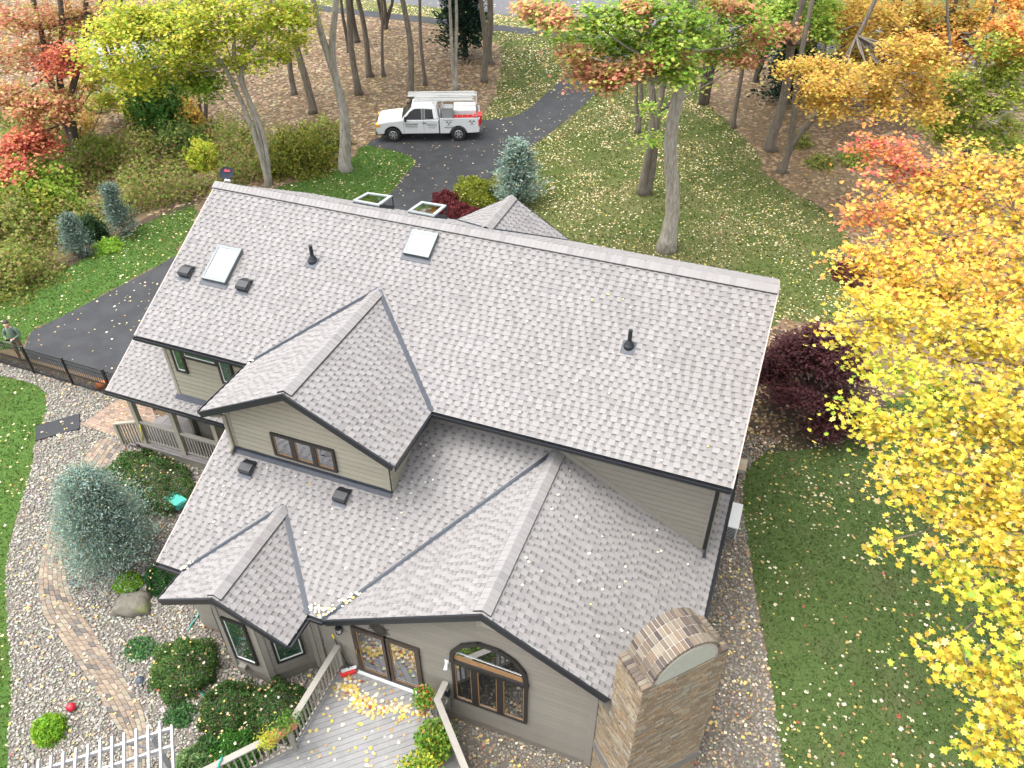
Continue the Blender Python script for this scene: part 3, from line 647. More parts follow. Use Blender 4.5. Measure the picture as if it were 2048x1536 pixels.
mb = MB(); mb.prism([(x, YG-.07, z) for x, z in arc], (0, -1, 0), .03); hp('pane', mb, m_glass, f)
mb = MB(); mb.beam((ax0+.08, YG-.07, az1+.20), (ax1-.08, YG-.07, az1+.20), .17, .02, up=(0, -1, 0), off=.01); hp('sash', mb, m_wood, f)
mb = MB(); mb.beam((ax0+.08, YG-.085, az1+.42), (ax1-.09, YG-.085, az1+.38), .012, .01, up=(0, -1, 0)); hp('blind_cord', mb, m_white, f)
# gable louvre
mb = MB(); mb.box((12.02, YG-.09, 4.52), (12.10, YG-.02, 5.2)); mb.box((12.60, YG-.09, 4.52), (12.68, YG-.02, 5.02))
lv = hp('louvre', mb, m_trim)
for k in range(9):
    mb = MB(); z = 4.56+k*.06; mb.prism([(12.10, YG-.085, z), (12.60, YG-.085, z), (12.60, YG-.055, z+.05), (12.10, YG-.055, z+.05)], (0, -.6, .8), .008); hp('slat', mb, m_trim, lv)

# ------------------------------------------------------------------ things on the roof
zm = lambda y: ZR+PM*y if y < 0 else ZR-PM*y
NMF = Vector((0, -PM, 1)).normalized()
def skylight(x0, x1, y0, y1, label):                  # y0 lower edge
    Vn = Vector((0, 1, PM)).normalized(); N = NMF; P3 = lambda x, y, h: Vector((x, y, zm(y)))+N*h
    mb = MB()
    for (a, b, c, d) in ((x0, x1, y0, y0+.08), (x0, x1, y1-.08, y1), (x0, x0+.07, y0+.08, y1-.08), (x1-.07, x1, y0+.08, y1-.08)):
        mb.prism([P3(a, c, .13), P3(b, c, .13), P3(b, d, .13), P3(a, d, .13)], N, .14)
    f = hp('skylight', mb, mat('skylight_frame', (.12, .135, .14), .4, metal=.3)); f['label'] = label
    mb = MB(); mb.prism([P3(x0+.07, y0+.08, .11), P3(x1-.07, y0+.08, .11), P3(x1-.07, y1-.08, .11), P3(x0+.07, y1-.08, .11)], N, .02); hp('pane', mb, m_glass_sky, f)
    mb = MB(); mb.prism([P3(x0-.05, y0-.13, .022), P3(x1+.05, y0-.13, .022), P3(x1+.05, y0, .03), P3(x0-.05, y0, .03)], N, .01)
    mb.prism([P3(x0-.07, y0, .022), P3(x0, y0, .03), P3(x0, y1, .03), P3(x0-.07, y1, .022)], N, .01); hp('flashing', mb, m_flash, f)
skylight(1.19, 1.98, -2.80, -1.80, 'tall skylight between two square vents'); skylight(6.70, 7.47, -1.01, -.32, 'shorter skylight near the ridge')
def open_skylight(pxq, yh, yf, label):
    """sash tilted up on the back slope: hinge corners then far corners in photo pixels, standing at y yh and yf"""
    h0, h1, f1_, f0 = at_y(*pxq[0], yh), at_y(*pxq[1], yh), at_y(*pxq[2], yf), at_y(*pxq[3], yf)
    mb = MB(); N = (h1-h0).cross(f0-h0).normalized(); ins = lambda a, b, t: a+(b-a)*t
    Q = [h0, h1, f1_, f0]; c = sum(Q, Vector())/4; I = [ins(q, c, .22) for q in Q]
    for i in range(4): mb.prism([Q[i], Q[(i+1) % 4], I[(i+1) % 4], I[i]], N, .05)
    f = hp('skylight', mb, mat('skylight_frame_b', (.42, .45, .46), .4, metal=.4)); f['label'] = label
    mb = MB(); mb.prism([q-N*.02 for q in I], N, .012)
    m = bpy.data.materials.get('clear_glass')
    if not m:
        m = bpy.data.materials.new('clear_glass'); m.use_nodes = True; nt = m.node_tree; tr = _n(nt, 'ShaderNodeBsdfTransparent'); tr.inputs[0].default_value = (.8, .92, .85, 1)
        gl = _n(nt, 'ShaderNodeBsdfGlossy'); gl.inputs['Roughness'].default_value = .03; mx = _n(nt, 'ShaderNodeMixShader'); mx.inputs[0].default_value = .3
        nt.links.new(tr.outputs[0], mx.inputs[1]); nt.links.new(gl.outputs[0], mx.inputs[2]); nt.links.new(mx.outputs[0], nt.nodes['Material Output'].inputs[0])
    hp('pane', mb, m, f)
    mb = MB(); nb = Vector((0, PM, 1)).normalized(); x0, x1 = h0.x, h1.x
    for (a, b, cc, d) in ((x0, x1, yh, yh+.06), (x0, x1, yf-.06, yf), (x0, x0+.06, yh+.06, yf-.06), (x1-.06, x1, yh+.06, yf-.06)):
        p = lambda x, y: Vector((x, y, zm(y)))+nb*.12
        mb.prism([p(a, cc), p(b, cc), p(b, d), p(a, d)], nb, .12)
    hp('curb', mb, m_flash, f)
    mb = MB(); mb.beam(f1_-N*.03, Vector((x1, yf, zm(yf)+.1)), .03, .03, up=(0, 1, 0)); hp('stay', mb, m_flash, f)
open_skylight([(705, 400), (758, 410), (785, 391), (735, 384)], 3.05, 4.0, 'tilted open skylight farther from the back gable'); open_skylight([(815, 421), (868, 431), (893, 410), (843, 402)], 3.05, 4.0, 'tilted open skylight beside the back gable')
def roofvent(x, y, zf, sl, label):
    N = Vector((0, -sl, 1)).normalized(); Vn = Vector((0, 1, sl)).normalized(); c = Vector((x, y, zf(y))); X = Vector((1, 0, 0))
    P3 = lambda a, b, h: c+X*a+Vn*b+N*h
    prof = [(-.20, .02), (-.20, .15), (-.14, .19), (.06, .17), (.20, .03)]
    mb = MB(); n = len(prof)
    for s_ in (0,):
        L = [P3(-.17, b, h) for b, h in prof]; Rr = [P3(.17, b, h) for b, h in prof]
        mb.face(L); mb.face(Rr[::-1])
        for i in range(n-1): mb.face([L[i], Rr[i], Rr[i+1], L[i+1]][::-1])
    v = hp('roof_vent', mb, m_black); v['label'] = label
    mb = MB(); mb.prism([P3(-.2, -.30, .02), P3(.2, -.30, .02), P3(.2, -.18, .026), P3(-.2, -.18, .026)], N, .01); hp('flashing', mb, m_flash, v)
    mb = MB()
    for k in range(5): mb.beam(P3(.178, -.16+k*.05, .04), P3(.178, -.16+k*.05, .13), .01, .02, up=X)
    hp('grille', mb, mat('vent_grille', (.25, .25, .26), .5), v)
roofvent(.60, -2.68, zm, PM, 'square black vent nearest the left rake'); roofvent(2.55, -2.70, zm, PM, 'square black vent beside the tall skylight')
roofvent(4.62, -6.52, zl, PL_, 'square black vent under the cross gable window'); roofvent(7.40, -6.52, zl, PL_, 'square black vent above the small gable')
def pipe(x, y, label):
    c = Vector((x, y, zm(y))); mb = MB(); mb.tube([c+Vector((0, 0, -.05)), c+Vector((0, 0, .48))], .052, 14)
    mb.tube([c+Vector((0, 0, .30)), c+Vector((0, 0, .33))], .058, 14)
    p = hp('vent_pipe', mb, m_black); p['label'] = label
    mb = MB(); mb.lathe([(.15, -.1), (.14, .03), (.11, .07), (.075, .14), (.06, .16)], 14, c); hp('boot', mb, m_black, p)
    mb = MB(); N = NMF; Vn = Vector((0, 1, PM)).normalized(); X = Vector((1, 0, 0))
    mb.prism([c+X*-.17+Vn*-.24+N*.021, c+X*.17+Vn*-.24+N*.021, c+X*.17+Vn*.1+N*.022, c+X*-.17+Vn*.1+N*.022], N, .008); hp('flashing', mb, m_flash, p)
pipe(4.18, -1.66, 'black plumbing pipe left of the short skylight'); pipe(13.32, -2.10, 'black plumbing pipe on the right half of the main roof')
# downspout from the cross gable
mb = MB(); q = [(3.80, dyf+.12, ZE-.1), (3.86, dyf+.18, ZE-.22), (3.98, YD-.10, ZE-.42), (3.98, YD-.10, zl(YD)+.12), (4.0, YD-.24, zl(YD-.2)+.06)]
mb.tube(q, .055, 8); hp('downspout', mb, m_trim, smooth=True)
mb = MB(); mb.tube([(16.16, YW2-.05, 5.95), (16.16, YW2-.05, 3.4), (16.2, YW2-.25, 3.28)], .05, 8); hp('downspout', mb, m_black)

# ------------------------------------------------------------------ chimney on the cut corner
ZT = 5.5; CHL = Vector((15.08, -9.13, 0)); CW, CD = 1.97, .84; SH = .20     # back left corner, width along CH, depth along CN
cp3 = lambda u, d, z: CHL+CH*u+CN*d+Vector((0, 0, z))
mb = MB(); mb.prism([cp3(.01, .01, ZT-.012), cp3(.01, CD-.01, ZT-.012), cp3(CW-.01, CD-.01, ZT-.012), cp3(CW-.01, .01, ZT-.012)], (0, 0, 1), 5.9)
mb.prism([cp3(.01, -.42, 3.2), cp3(.01, .02, 3.2), cp3(CW-.01, .02, 3.2), cp3(CW-.01, -.42, 3.2)], (0, 0, 1), 3.6)
CHIM = hp('chimney', mb, m_mortar); CHIM['label'] = 'tan brick chimney with a barrel vaulted brick top'
FB = [((0.258, 0.189, 0.115), 3), ((0.301, 0.244, 0.164), 4), ((0.219, 0.168, 0.111), 2.4), ((0.275, 0.181, 0.107), 1.4), ((0.232, 0.193, 0.143), 2), ((0.292, 0.265, 0.205), 2)]
field = MB(); rr = random.Random(5)
def brick_face(o, u, L, z0, z1, n):
    k = 0; z = z0
    while z < z1-.03:
        h = min(.066, z1-z); x = -rr.uniform(0, .2)
        while x < L:
            a, b = max(0, x), min(L, x+.205)
            if b-a > .02:
                c = rr.choices([s[0] for s in FB], [s[1] for s in FB])[0]; g = rr.uniform(.8, 1.15); d = rr.uniform(.004, .02)
                P = [o+u*a+Vector((0, 0, z)), o+u*b+Vector((0, 0, z)), o+u*b+Vector((0, 0, z+h)), o+u*a+Vector((0, 0, z+h))]
                field.prism([p+n*d for p in P], n, d+.004, tuple(v*g for v in c), both=False)
            x += .215
        z += .076; k += 1
ztop = ZT-.10
brick_face(cp3(0, CD, 0), CH, CW, -.3, ztop, CN)
brick_face(cp3(0, -.42, 0), CN, CD+.42, -.3, 3.2, -CH); brick_face(cp3(0, 0, 0), CN, CD, 3.2, ztop, -CH)
brick_face(cp3(CW, CD, 0), -CN, CD+.42, -.3, 3.2, CH); brick_face(cp3(CW, CD, 0), -CN, CD, 3.2, ztop, CH); brick_face(cp3(CW, 0, 0), -CH, CW, 3.2, ztop, -CN)
o = hp('brick_field', field, m_brickv, CHIM); o['kind'] = 'stuff'
AB = [((0.185, 0.148, 0.108), 4), ((0.126, 0.096, 0.076), 4), ((0.080, 0.062, 0.056), 3), ((0.185, 0.135, 0.092), 2), ((0.227, 0.193, 0.144), 2)]
bm_ = MB(); bm_.box((-.5, -.5, -.5), (.5, .5, .5)); BRK = bm_.mesh('brick', m_brick)
bev = bmesh.new(); bev.from_mesh(BRK); bmesh.ops.bevel(bev, geom=bev.edges[:], offset=.06, segments=1, affect='EDGES'); bev.to_mesh(BRK); bev.free()
def brick(X, Y, Z, c, sx_, sy_, sz_, parent, pal, mesh=BRK, name='brick'):
    M_ = Matrix((X*sx_, Y*sy_, Z*sz_)).transposed().to_4x4(); M_.translation = c
    o = link(name, mesh, parent); o.matrix_basis = M_; cc = rr.choices([s[0] for s in pal], [s[1] for s in pal])[0]; g = rr.uniform(.8, 1.2); o.color = (cc[0]*g, cc[1]*g, cc[2]*g, 1); return o
ra = (CW-2*SH)/2; uc = CW/2; NA = 25
core = MB(); arcp = [(uc-(ra+.006)*math.cos(math.pi*k/48), ZT-.06+(ra+.006)*math.sin(math.pi*k/48)) for k in range(49)]
core.prism([cp3(u, CD-.012, z) for u, z in arcp], CN, CD-.02); hp('vault_mortar', core, m_mortar_pale, CHIM)
for i in range(NA):
    t = math.pi*(i+.5)/NA; rad = Vector((0, 0, 1))*math.sin(t)-CH*math.cos(t); tan = CN.cross(rad)
    for j in range(4):
        brick(CN, tan, rad, cp3(uc, (j+.5)*CD/4, ZT-.06)+rad*(ra-.02+rr.uniform(-.006, .008)), CD/4-.012, math.pi*ra/NA-.014, .075, CHIM, AB)
for s_ in (0, 1):
    uu = SH/2 if not s_ else CW-SH/2
    for j in range(9): brick(CN, CH, Vector((0, 0, 1)), cp3(uu, (j+.5)*CD/9, ZT-.045), CD/9-.014, SH+.02, .10, CHIM, AB)
cem = MB(); sec = [(uc-(ra-.11)*math.cos(math.pi*k/16), ZT-.07+(ra-.11)*math.sin(math.pi*k/16)) for k in range(17)]
cem.prism([cp3(u, CD-.004, z) for u, z in sec], CN, .05); hp('cement_infill', cem, m_cement, CHIM)
bandb = MB()
for z0, z1 in ((1.15, 1.42),):
    bandb.prism([cp3(-.03, CD+.03, z1), cp3(CW+.03, CD+.03, z1), cp3(CW+.03, -.45, z1), cp3(-.03, -.45, z1)][::-1], (0, 0, 1), z1-z0)
hp('stone_band', bandb, m_band, CHIM)

# wall fittings of the house
c = at_y(678, 1262, YG-.12); mb = MB(); mb.lathe([(.02, .17), (.07, .16), (.085, .12), (.03, .115)], 12, c)
lamp = hp('wall_lantern', mb, m_black); mb = MB(); mb.lathe([(.06, -.05), (.075, .11), (.075, .115)], 12, c); hp('lamp_glass', mb, mat('lantern_glass', (.35, .35, .36), .15), lamp)
mb = MB(); mb.tube([c+Vector((0, 0, .18)), c+Vector((0, .04, .3)), c+Vector((0, .11, .26))], .014, 6); mb.box(tuple(c+Vector((-.05, .09, .18))), tuple(c+Vector((.05, .12, .34)))); 
for k in range(6): mb.tube([c+Vector((.078*math.cos(k), .078*math.sin(k), -.06)), c+Vector((.078*math.cos(k), .078*math.sin(k), .12))], .006, 4)
mb.lathe([(.07, -.07), (.08, -.05)], 12, c); hp('lantern_bracket', mb, m_black, lamp)
c = at_y(893, 1327, YG-.06); mb = MB(); mb.box((c.x-.05, YG-.05, c.z-.02), (c.x+.05, YG-.02, c.z+.12)); mb.tube([(c.x, YG-.05, c.z+.03), (c.x+.02, YG-.17, c.z-.08)], [.03, .05], 10); hp('security_light', mb, m_white)
c = at_y(892, 1384, YG-.08); mb = MB(); mb.box((c.x-.1, YG-.14, c.z-.1), (c.x+.1, YG-.02, c.z+.1)); ob = hp('outlet_box', mb, m_black)
mb = MB(); mb.tube([(c.x+.03, YG-.08, c.z-.1), (c.x, YG-.1, c.z-.3), (c.x-.15, YG-.1, c.z-.45), (c.x+.1, YG-.08, c.z-.62), (c.x+.14, YG-.06, c.z-.2)], .008, 5); hp('cord', mb, m_black, ob)
c = at_y(488, 1330, -9.70); mb = MB(); mb.box((c.x-.1, -9.80, c.z-.12), (c.x+.1, -9.63, c.z+.06)); hp('dryer_vent', mb, m_trim_b)
# ------------------------------------------------------------------ deck
m_deck = mat('deck_board', (0.223, 0.221, 0.218), .7, mode='ocol', nscale=4, namt=.22, bump=.25, bscale=40, stretch=(1, 1, 1))
m_rail = mat('rail_paint', (0.249, 0.233, 0.202), .65, nscale=5, namt=.15)
m_porchfl = mat('porch_floor', (0.168, 0.155, 0.150), .6, mode='ocol', nscale=4, namt=.2)
DECK = thing('deck', 'grey board deck with beige railings outside the sliding door', 'deck', (9.6, -10, 0))
def dp(par, name, mb, mats, smooth=False):
    o = mb.build(name, mats, None, smooth); o.parent = par; o.matrix_parent_inverse = Matrix.Translation(-par.location) if par.parent is None else Matrix.Identity(4)
    return o
DP = ccw([(8.24, -8.90), (8.24, -11.28), (5.5, -14.6), (11.0, -18.0), (16.0, -14.2), (11.16, -9.42), (11.16, -8.90)])
parts_ = [[(8.24, -8.90), (8.24, -11.28), (11.16, -9.42), (11.16, -8.90)], [(8.24, -11.28), (5.5, -14.6), (11.0, -18.0), (16.0, -14.2), (11.16, -9.42)]]
e1 = Vector((math.cos(R(41)), math.sin(R(41)), 0)); e2 = Vector((-e1.y, e1.x, 0)); org = Vector((8.24, -11.28, 0)); bwid = .14; nb_ = 0
uv = lambda p: ((p[0]-org.x)*e1.x+(p[1]-org.y)*e1.y, (p[0]-org.x)*e2.x+(p[1]-org.y)*e2.y)
for k in range(-60, 30):
    pieces = []
    for pl in parts_:
        q = clip_convex([(-12, k*bwid+.004), (12, k*bwid+.004), (12, (k+1)*bwid-.004), (-12, (k+1)*bwid-.004)], ccw([uv(p) for p in pl]))
        if q: pieces.append(q)
    if not pieces: continue
    mb = MB()
    for q in pieces: mb.prism([org+e1*a+e2*b+Vector((0, 0, .84)) for a, b in q], (0, 0, 1), .035)
    o = dp(DECK, 'deck_board', mb, m_deck); g = rnd.uniform(.92, 1.07); o.color = (g, g, g, 1)
mb = MB()
for x in (8.4, 9.5, 10.6): mb.box((x, -11.2, .62), (x+.05, -8.9, .80))
dp(DECK, 'joist', mb, m_rail)
def railing(par, pts, zf, zt, pstep=1.8, bal=.13, capw=.15, inner=1, balh=True):
    for si, (a, b) in enumerate(zip(pts, pts[1:])):
        a = Vector((*a, -.004*si)); b = Vector((*b, -.004*si)); L = (b-a).length; d = (b-a)/L
        mb = MB(); mb.beam(a+Vector((0, 0, zt))-d*.03, b+Vector((0, 0, zt))+d*.03, capw, .04); dp(par, 'rail_cap', mb, m_rail)
        mb = MB(); mb.beam(a+Vector((0, 0, zt-.06)), b+Vector((0, 0, zt-.06)), .04, .08); dp(par, 'top_rail', mb, m_rail)
        mb = MB(); mb.beam(a+Vector((0, 0, zf+.14)), b+Vector((0, 0, zf+.14)), .04, .08); dp(par, 'bottom_rail', mb, m_rail)
        n = max(1, round(L/pstep))
        for i in range(n+1):
            p = a+d*(L*i/n); mb = MB(); mb.beam(p+Vector((0, 0, zf-.25))-d*.045+Vector((0, 0, 0)), p+Vector((0, 0, zt-.045))-d*.045, .09, .09, up=d, off=.045); dp(par, 'rail_post', mb, m_rail)
        m_ = int(L/bal)
        for i in range(1, m_):
            p = a+d*(L*i/m_); mb = MB(); mb.beam(p+Vector((0, 0, zf+.13)), p+Vector((0, 0, zt-.13)), .038, .038, up=d, off=.019); dp(par, 'baluster', mb, m_rail)
railing(DECK, [(8.27, -9.0), (8.27, -11.25), (6.3, -13.65)], .84, 1.79)
railing(DECK, [(11.15, -8.95), (11.15, -9.40), (13.6, -11.85)], .84, 1.79)

# ------------------------------------------------------------------ porch
ZP = 1.20; PY0 = -4.42
PORCH = thing('porch', 'small grey floored porch with beige posts and lattice railings', 'porch', (0, -3.6, .75))
for i in range(13):
    y0 = PY0+i*.14
    mb = MB(); mb.box((-1.72, y0+.003, ZP-.04), (3.72, y0+.137, ZP)); o = dp(PORCH, 'floor_board', mb, m_porchfl); g = rnd.uniform(.9, 1.08); o.color = (g, g, g, 1)
mb = MB(); mb.box((-1.70, PY0+.03, .3), (3.72, PY0+.09, ZP-.045)); mb.box((-1.70, PY0+.09, .3), (-1.64, -2.7, ZP-.045)); dp(PORCH, 'skirt_board', mb, m_trim)
mb = MB(); mb.box((-1.78, PY0-.06, ZP-.10), (3.72, PY0+.028, ZP-.03)); dp(PORCH, 'nosing', mb, m_porchfl)
for x in (-1.60, -.05, 1.5):
    mb = MB(); mb.box((x-.075, PY0+.02, ZP), (x+.075, PY0+.17, wz-.16)); dp(PORCH, 'post', mb, m_trim)
mb = MB(); mb.box((-1.9, PY0+.0, wz-.16), (2.2, PY0+.16, wz-.03)); dp(PORCH, 'porch_beam', mb, m_trim)
railing(PORCH, [(-1.53, PY0+.1), (-.12, PY0+.1)], ZP, ZP+.95, 5, .115, .13); railing(PORCH, [(.03, PY0+.1), (1.42, PY0+.1)], ZP, ZP+.95, 5, .115, .13); railing(PORCH, [(1.58, PY0+.1), (3.7, PY0+.1)], ZP, ZP+.95, 5, .115, .13)
# steps down to the brick patio and their handrail
for i in range(3):
    z = ZP-.15*(i+1); x = -1.78-.3*(i+1)
    mb = MB(); mb.box((x, PY0+.05, z-.05), (x+.30, -2.9, z)); mb.box((x+.27, PY0+.05, z-.02), (x+.298, -2.9, z+.098)); o = dp(PORCH, 'step', mb, m_porchfl)
a, b = Vector((-1.66, PY0+.1, ZP+.9)), Vector((-2.72, PY0+.1, .75+.92))
mb = MB(); mb.beam(a, b, .13, .045); dp(PORCH, 'rail_cap', mb, m_trim)
mb = MB(); mb.box((b.x-.06, PY0+.04, .55), (b.x+.06, PY0+.16, b.z-.03)); dp(PORCH, 'rail_post', mb, m_trim)
for i in range(1, 8):
    p = a.lerp(b, i/8); z0 = ZP-.9*i/8*.5-.12
    mb = MB(); mb.box((p.x-.02, PY0+.08, z0), (p.x+.02, PY0+.12, p.z-.04)); dp(PORCH, 'baluster', mb, m_trim)

# ------------------------------------------------------------------ pergola
m_perg = mat('pergola_white', (0.460, 0.460, 0.466), .6, nscale=5, namt=.12)
ZQ = 2.30
PERG = thing('pergola', 'white slatted pergola over the brick path', 'pergola', (4.6, -13.6, 0))
pa, pb_ = at_z(51, 1527, ZQ), at_z(318, 1442, ZQ); dirr = (pb_-pa).normalized(); across = Vector((-dirr.y, dirr.x, 0)); across = -across if across.y > 0 else across
for i in range(-4, 12):
    p = pa+(pb_-pa)*(i/11); mb = MB(); mb.beam(p-across*.0, p+across*1.75, .045, .10); dp(PERG, 'slat', mb, m_perg)
p = pb_+dirr*.24+across*.17; mb = MB(); mb.beam(p, p+across*1.45, .045, .12, off=-.02); dp(PERG, 'end_rail', mb, m_perg)
for t in (.20, .62, 1.3):
    a, b = pa-dirr*1.3+across*t, pb_+dirr*.22+across*t; mb = MB(); mb.beam(a+Vector((0, 0, -.075)), b+Vector((0, 0, -.075)), .05, .12); dp(PERG, 'beam', mb, m_perg)
for s_, t in ((.915, .2), (.915, 1.3), (.05, .2), (.05, 1.3)):
    p = pa+(pb_-pa)*s_+across*t; p.z = 0; mb = MB(); mb.box((p.x-.06, p.y-.06, -.1), (p.x+.06, p.y+.06, ZQ-.2)); dp(PERG, 'post', mb, m_perg)
    mb = MB(); mb.beam(p+Vector((0, 0, ZQ-.75))+dirr*.0, p+Vector((0, 0, ZQ-.2))+across*.0-dirr*.4, .04, .06); dp(PERG, 'brace', mb, m_perg)

# ------------------------------------------------------------------ fence
m_fence = mat('fence_black', (.014, .014, .016), .4, spec=.5)
fa = gp(-160, 679); fb = gp(214, 790); fd = (fb-fa).normalized(); fe = Vector((-2.1, fa.y+(fb.y-fa.y)*((-2.1-fa.x)/(fb.x-fa.x)), 0))
FEN = thing('fence', 'black metal picket fence across the side yard', 'fence', (-6, fb.y, .75))
L = (fe.xy-fa.xy).length; d = Vector(((fe-fa).x, (fe-fa).y, 0)).normalized(); fh = 1.22
off = ((gp(72, 745)-fa).dot(d)) % 1.83
pk = MB(); pk.box((-.008, -.008, 0), (.008, .008, fh-.06)); PKM = pk.mesh('picket', m_fence); pk = MB(); pk.box((-.007, -.007, 0), (.007, .007, .55)); PKS = pk.mesh('picket', m_fence)
FA = Vector((fa.x, fa.y, 0)); s = off-1.83
while s < L:
    if s > 0:
        p = FA+d*s; z = hgt(p.y); mb = MB(); mb.box((p.x-.035, p.y-.035, z-.1), (p.x+.035, p.y+.035, z+fh+.03)); dp(FEN, 'post', mb, m_fence)
    s += 1.83
for z in (.10, .56, 1.03, fh-.02):
    mb = MB(); mb.beam(FA+Vector((0, 0, hgt(fa.y)+z)), FA+d*L+Vector((0, 0, hgt(fe.y)+z)), .03, .035); dp(FEN, 'rail', mb, m_fence)
n = int(L/.105)
for i in range(n):
    p = FA+d*(i*L/n); z = hgt(p.y)+.05
    for me, o_ in ((PKM, 0), (PKS, .0525)):
        o = link('picket', me, FEN); o.matrix_parent_inverse = Matrix.Translation(-FEN.location); o.matrix_basis = Matrix.Translation(p+d*o_+Vector((0, 0, z)))

# ------------------------------------------------------------------ brick patio and path
m_paver = mat('paver', (1, 1, 1), .85, mode='ocol', nscale=12, namt=.3, bump=.5, bscale=40)
m_paverv = mat('paver_field', (1, 1, 1), .85, mode='vcol', nscale=12, namt=.3, bump=.5, bscale=40)
m_joint = mat('paver_joint', (.10, .085, .06), .95, nscale=20, namt=.4)
PAV = [((.22, .17, .125), 4), ((.26, .205, .15), 3), ((.185, .14, .11), 2), ((.18, .155, .13), 2), ((.105, .095, .088), 1.2), ((.24, .21, .155), 2)]
LN = [(205, 872), (150, 943), (122, 985), (104, 1030), (87, 1100), (78, 1155), (84, 1220), (110, 1262), (150, 1318), (195, 1388), (226, 1442), (246, 1480), (252, 1536), (250, 1600)]
RN = [(256, 886), (205, 958), (172, 1000), (150, 1045), (138, 1100), (133, 1155), (150, 1208), (186, 1262), (216, 1310), (246, 1352), (276, 1398), (291, 1440), (294, 1480), (290, 1536), (284, 1600)]
def resample(pts, n):
    P = np.array(smooth_line(pts)); dd = np.r_[0, np.cumsum(np.linalg.norm(np.diff(P, axis=0), axis=1))]
    t = np.linspace(0, dd[-1], n); return np.c_[np.interp(t, dd, P[:, 0]), np.interp(t, dd, P[:, 1])], dd[-1]
Lp, len1 = resample(G2(LN), 400); Rp, len2 = resample(G2(RN), 400); plen = (len1+len2)/2
poly_path = [tuple(p) for p in Lp[::8]]+[tuple(p) for p in Rp[::-8]]
PATH = sheet('brick_path', poly_path, .012, m_joint); tag(PATH, 'curving brick path through the pebble garden', 'path')
PATIO_C = G2([(243, 796), (300, 806), (330, 880), (262, 884), (163, 850)])
PATIO = sheet('brick_patio', PATIO_C, .011, m_joint); tag(PATIO, 'small brick patio at the porch steps', 'patio')
pavers = []
NC = 6
for c in range(NC):
    s = -rnd.uniform(0, .2)
    while s < plen:
        e = s+.20; s0, s1 = max(0, s), min(plen, e); w0, w1 = (c+.04)/NC, (c+.96)/NC
        if s1-s0 > .05:
            q = []
            for (ss, ww) in ((s0+.005, w0), (s1-.005, w0), (s1-.005, w1), (s0+.005, w1)):
                f = ss/plen*399; i = int(min(398, f)); t = f-i; l_ = Lp[i]*(1-t)+Lp[i+1]*t; r_ = Rp[i]*(1-t)+Rp[i+1]*t; q.append(tuple(l_*(1-ww)+r_*ww))
            pavers.append((PATH, ccw(q)))
        s = e
cv = ccw(PATIO_C); pd0 = (Vector(PATIO_C[3])-Vector(PATIO_C[4])).normalized(); pd1 = Vector((-pd0.y, pd0.x)); o0 = Vector(PATIO_C[4])
for j in range(-8, 34):
    for i in range(-8, 24):
        a, b = i*.205+(.1 if j % 2 else 0), j*.105
        q = clip_convex(ccw([tuple(o0+pd0*x+pd1*y) for x, y in ((a, b), (a+.197, b), (a+.197, b+.097), (a, b+.097))]), cv)
        if q: pavers.append((PATIO, q))
pavers.sort(key=lambda t: (Vector((*t[1][0], 0))-CAM).length)
rest = {}
def inview(x, y, z=0, m=20):
    q = Vector((x, y, z))-CAM; w_ = q.dot(FWD); return abs(q.dot(RGT)/w_*FPX) < 1024+m and abs(q.dot(UPV)/w_*FPX) < 768+m
cnt = 0
for par, q in pavers:
    cc = rnd.choices([s[0] for s in PAV], [s[1] for s in PAV])[0]; g = rnd.uniform(.85, 1.15); cc = tuple(v*g for v in cc); dz = rnd.uniform(.026, .036)
    if par is PATIO: cc = (cc[0]*.8+.12, cc[1]*.7+.085, cc[2]*.7+.06)
    mx = sum(p[0] for p in q)/len(q); my = sum(p[1] for p in q)/len(q)
    if cnt < 300 and inview(mx, my, hgt(my)):
        mb = MB(); z0 = hgt(my); mb.prism([(p[0]-mx, p[1]-my, hgt(p[1])-z0+dz) for p in q], (0, 0, 1), .03, both=False)
        o = link('brick', mb.mesh('brick', m_paver), par); o.location = (mx, my, z0); o.color = (*cc, 1); cnt += 1
    else: rest.setdefault(par.name, (par, MB()))[1].prism([(p[0], p[1], hgt(p[1])+dz) for p in q], (0, 0, 1), .03, cc, both=False)
for par, mb in rest.values(): o = mb.build('brick_field', m_paverv, par); o['kind'] = 'stuff'
MAT_P = G2([(75, 854), (160, 830), (160, 860), (72, 884)]); mb = MB(); mb.prism([(x, y, hgt(y)+.075) for x, y in ccw(MAT_P)], (0, 0, 1), .03)
o = mb.build('rubber_mat', mat('rubber', (.028, .030, .034), .85, nscale=40, namt=.3, bump=.4, bscale=90)); tag(o, 'black rubber mat on the pebbles by the lawn edge', 'mat', kind='thing')
# ------------------------------------------------------------------ foliage
def sub(par, name, me):
    o = link(name, me, par); o.matrix_parent_inverse = Matrix.Translation(-par.location); return o
def clusters(c, rh, rv, n, per=22, spread=.33, shell=.45, flatz=.45):
    """leaf positions in clumps through an ellipsoid around c"""
    k = max(1, n//per); d = unit(NR.normal(size=(k, 3))); r_ = (shell+(1-shell)*NR.random(k))[:, None]
    cc = np.array(c)+d*r_*np.array([rh, rh, rv]); s = spread*(.6+.8*NR.random(k))
    idx = NR.integers(0, k, n); p = cc[idx]+NR.normal(size=(n, 3))*s[idx][:, None]*np.array([1, 1, flatz]); p[:, 2] -= ((p[:, :2]-cc[idx][:, :2])**2).sum(1)*.25
    return p, cc
YEL = [((.66, .52, .055), 6), ((.72, .61, .13), 4), ((.60, .42, .05), 2), ((.50, .52, .08), 2), ((.68, .49, .22), 1.2), ((.44, .30, .035), 2)]
YGP = [((.48, .52, .06), 4), ((.60, .58, .08), 4), ((.32, .45, .05), 3), ((.64, .54, .09), 2), ((.22, .35, .03), 1.2)]
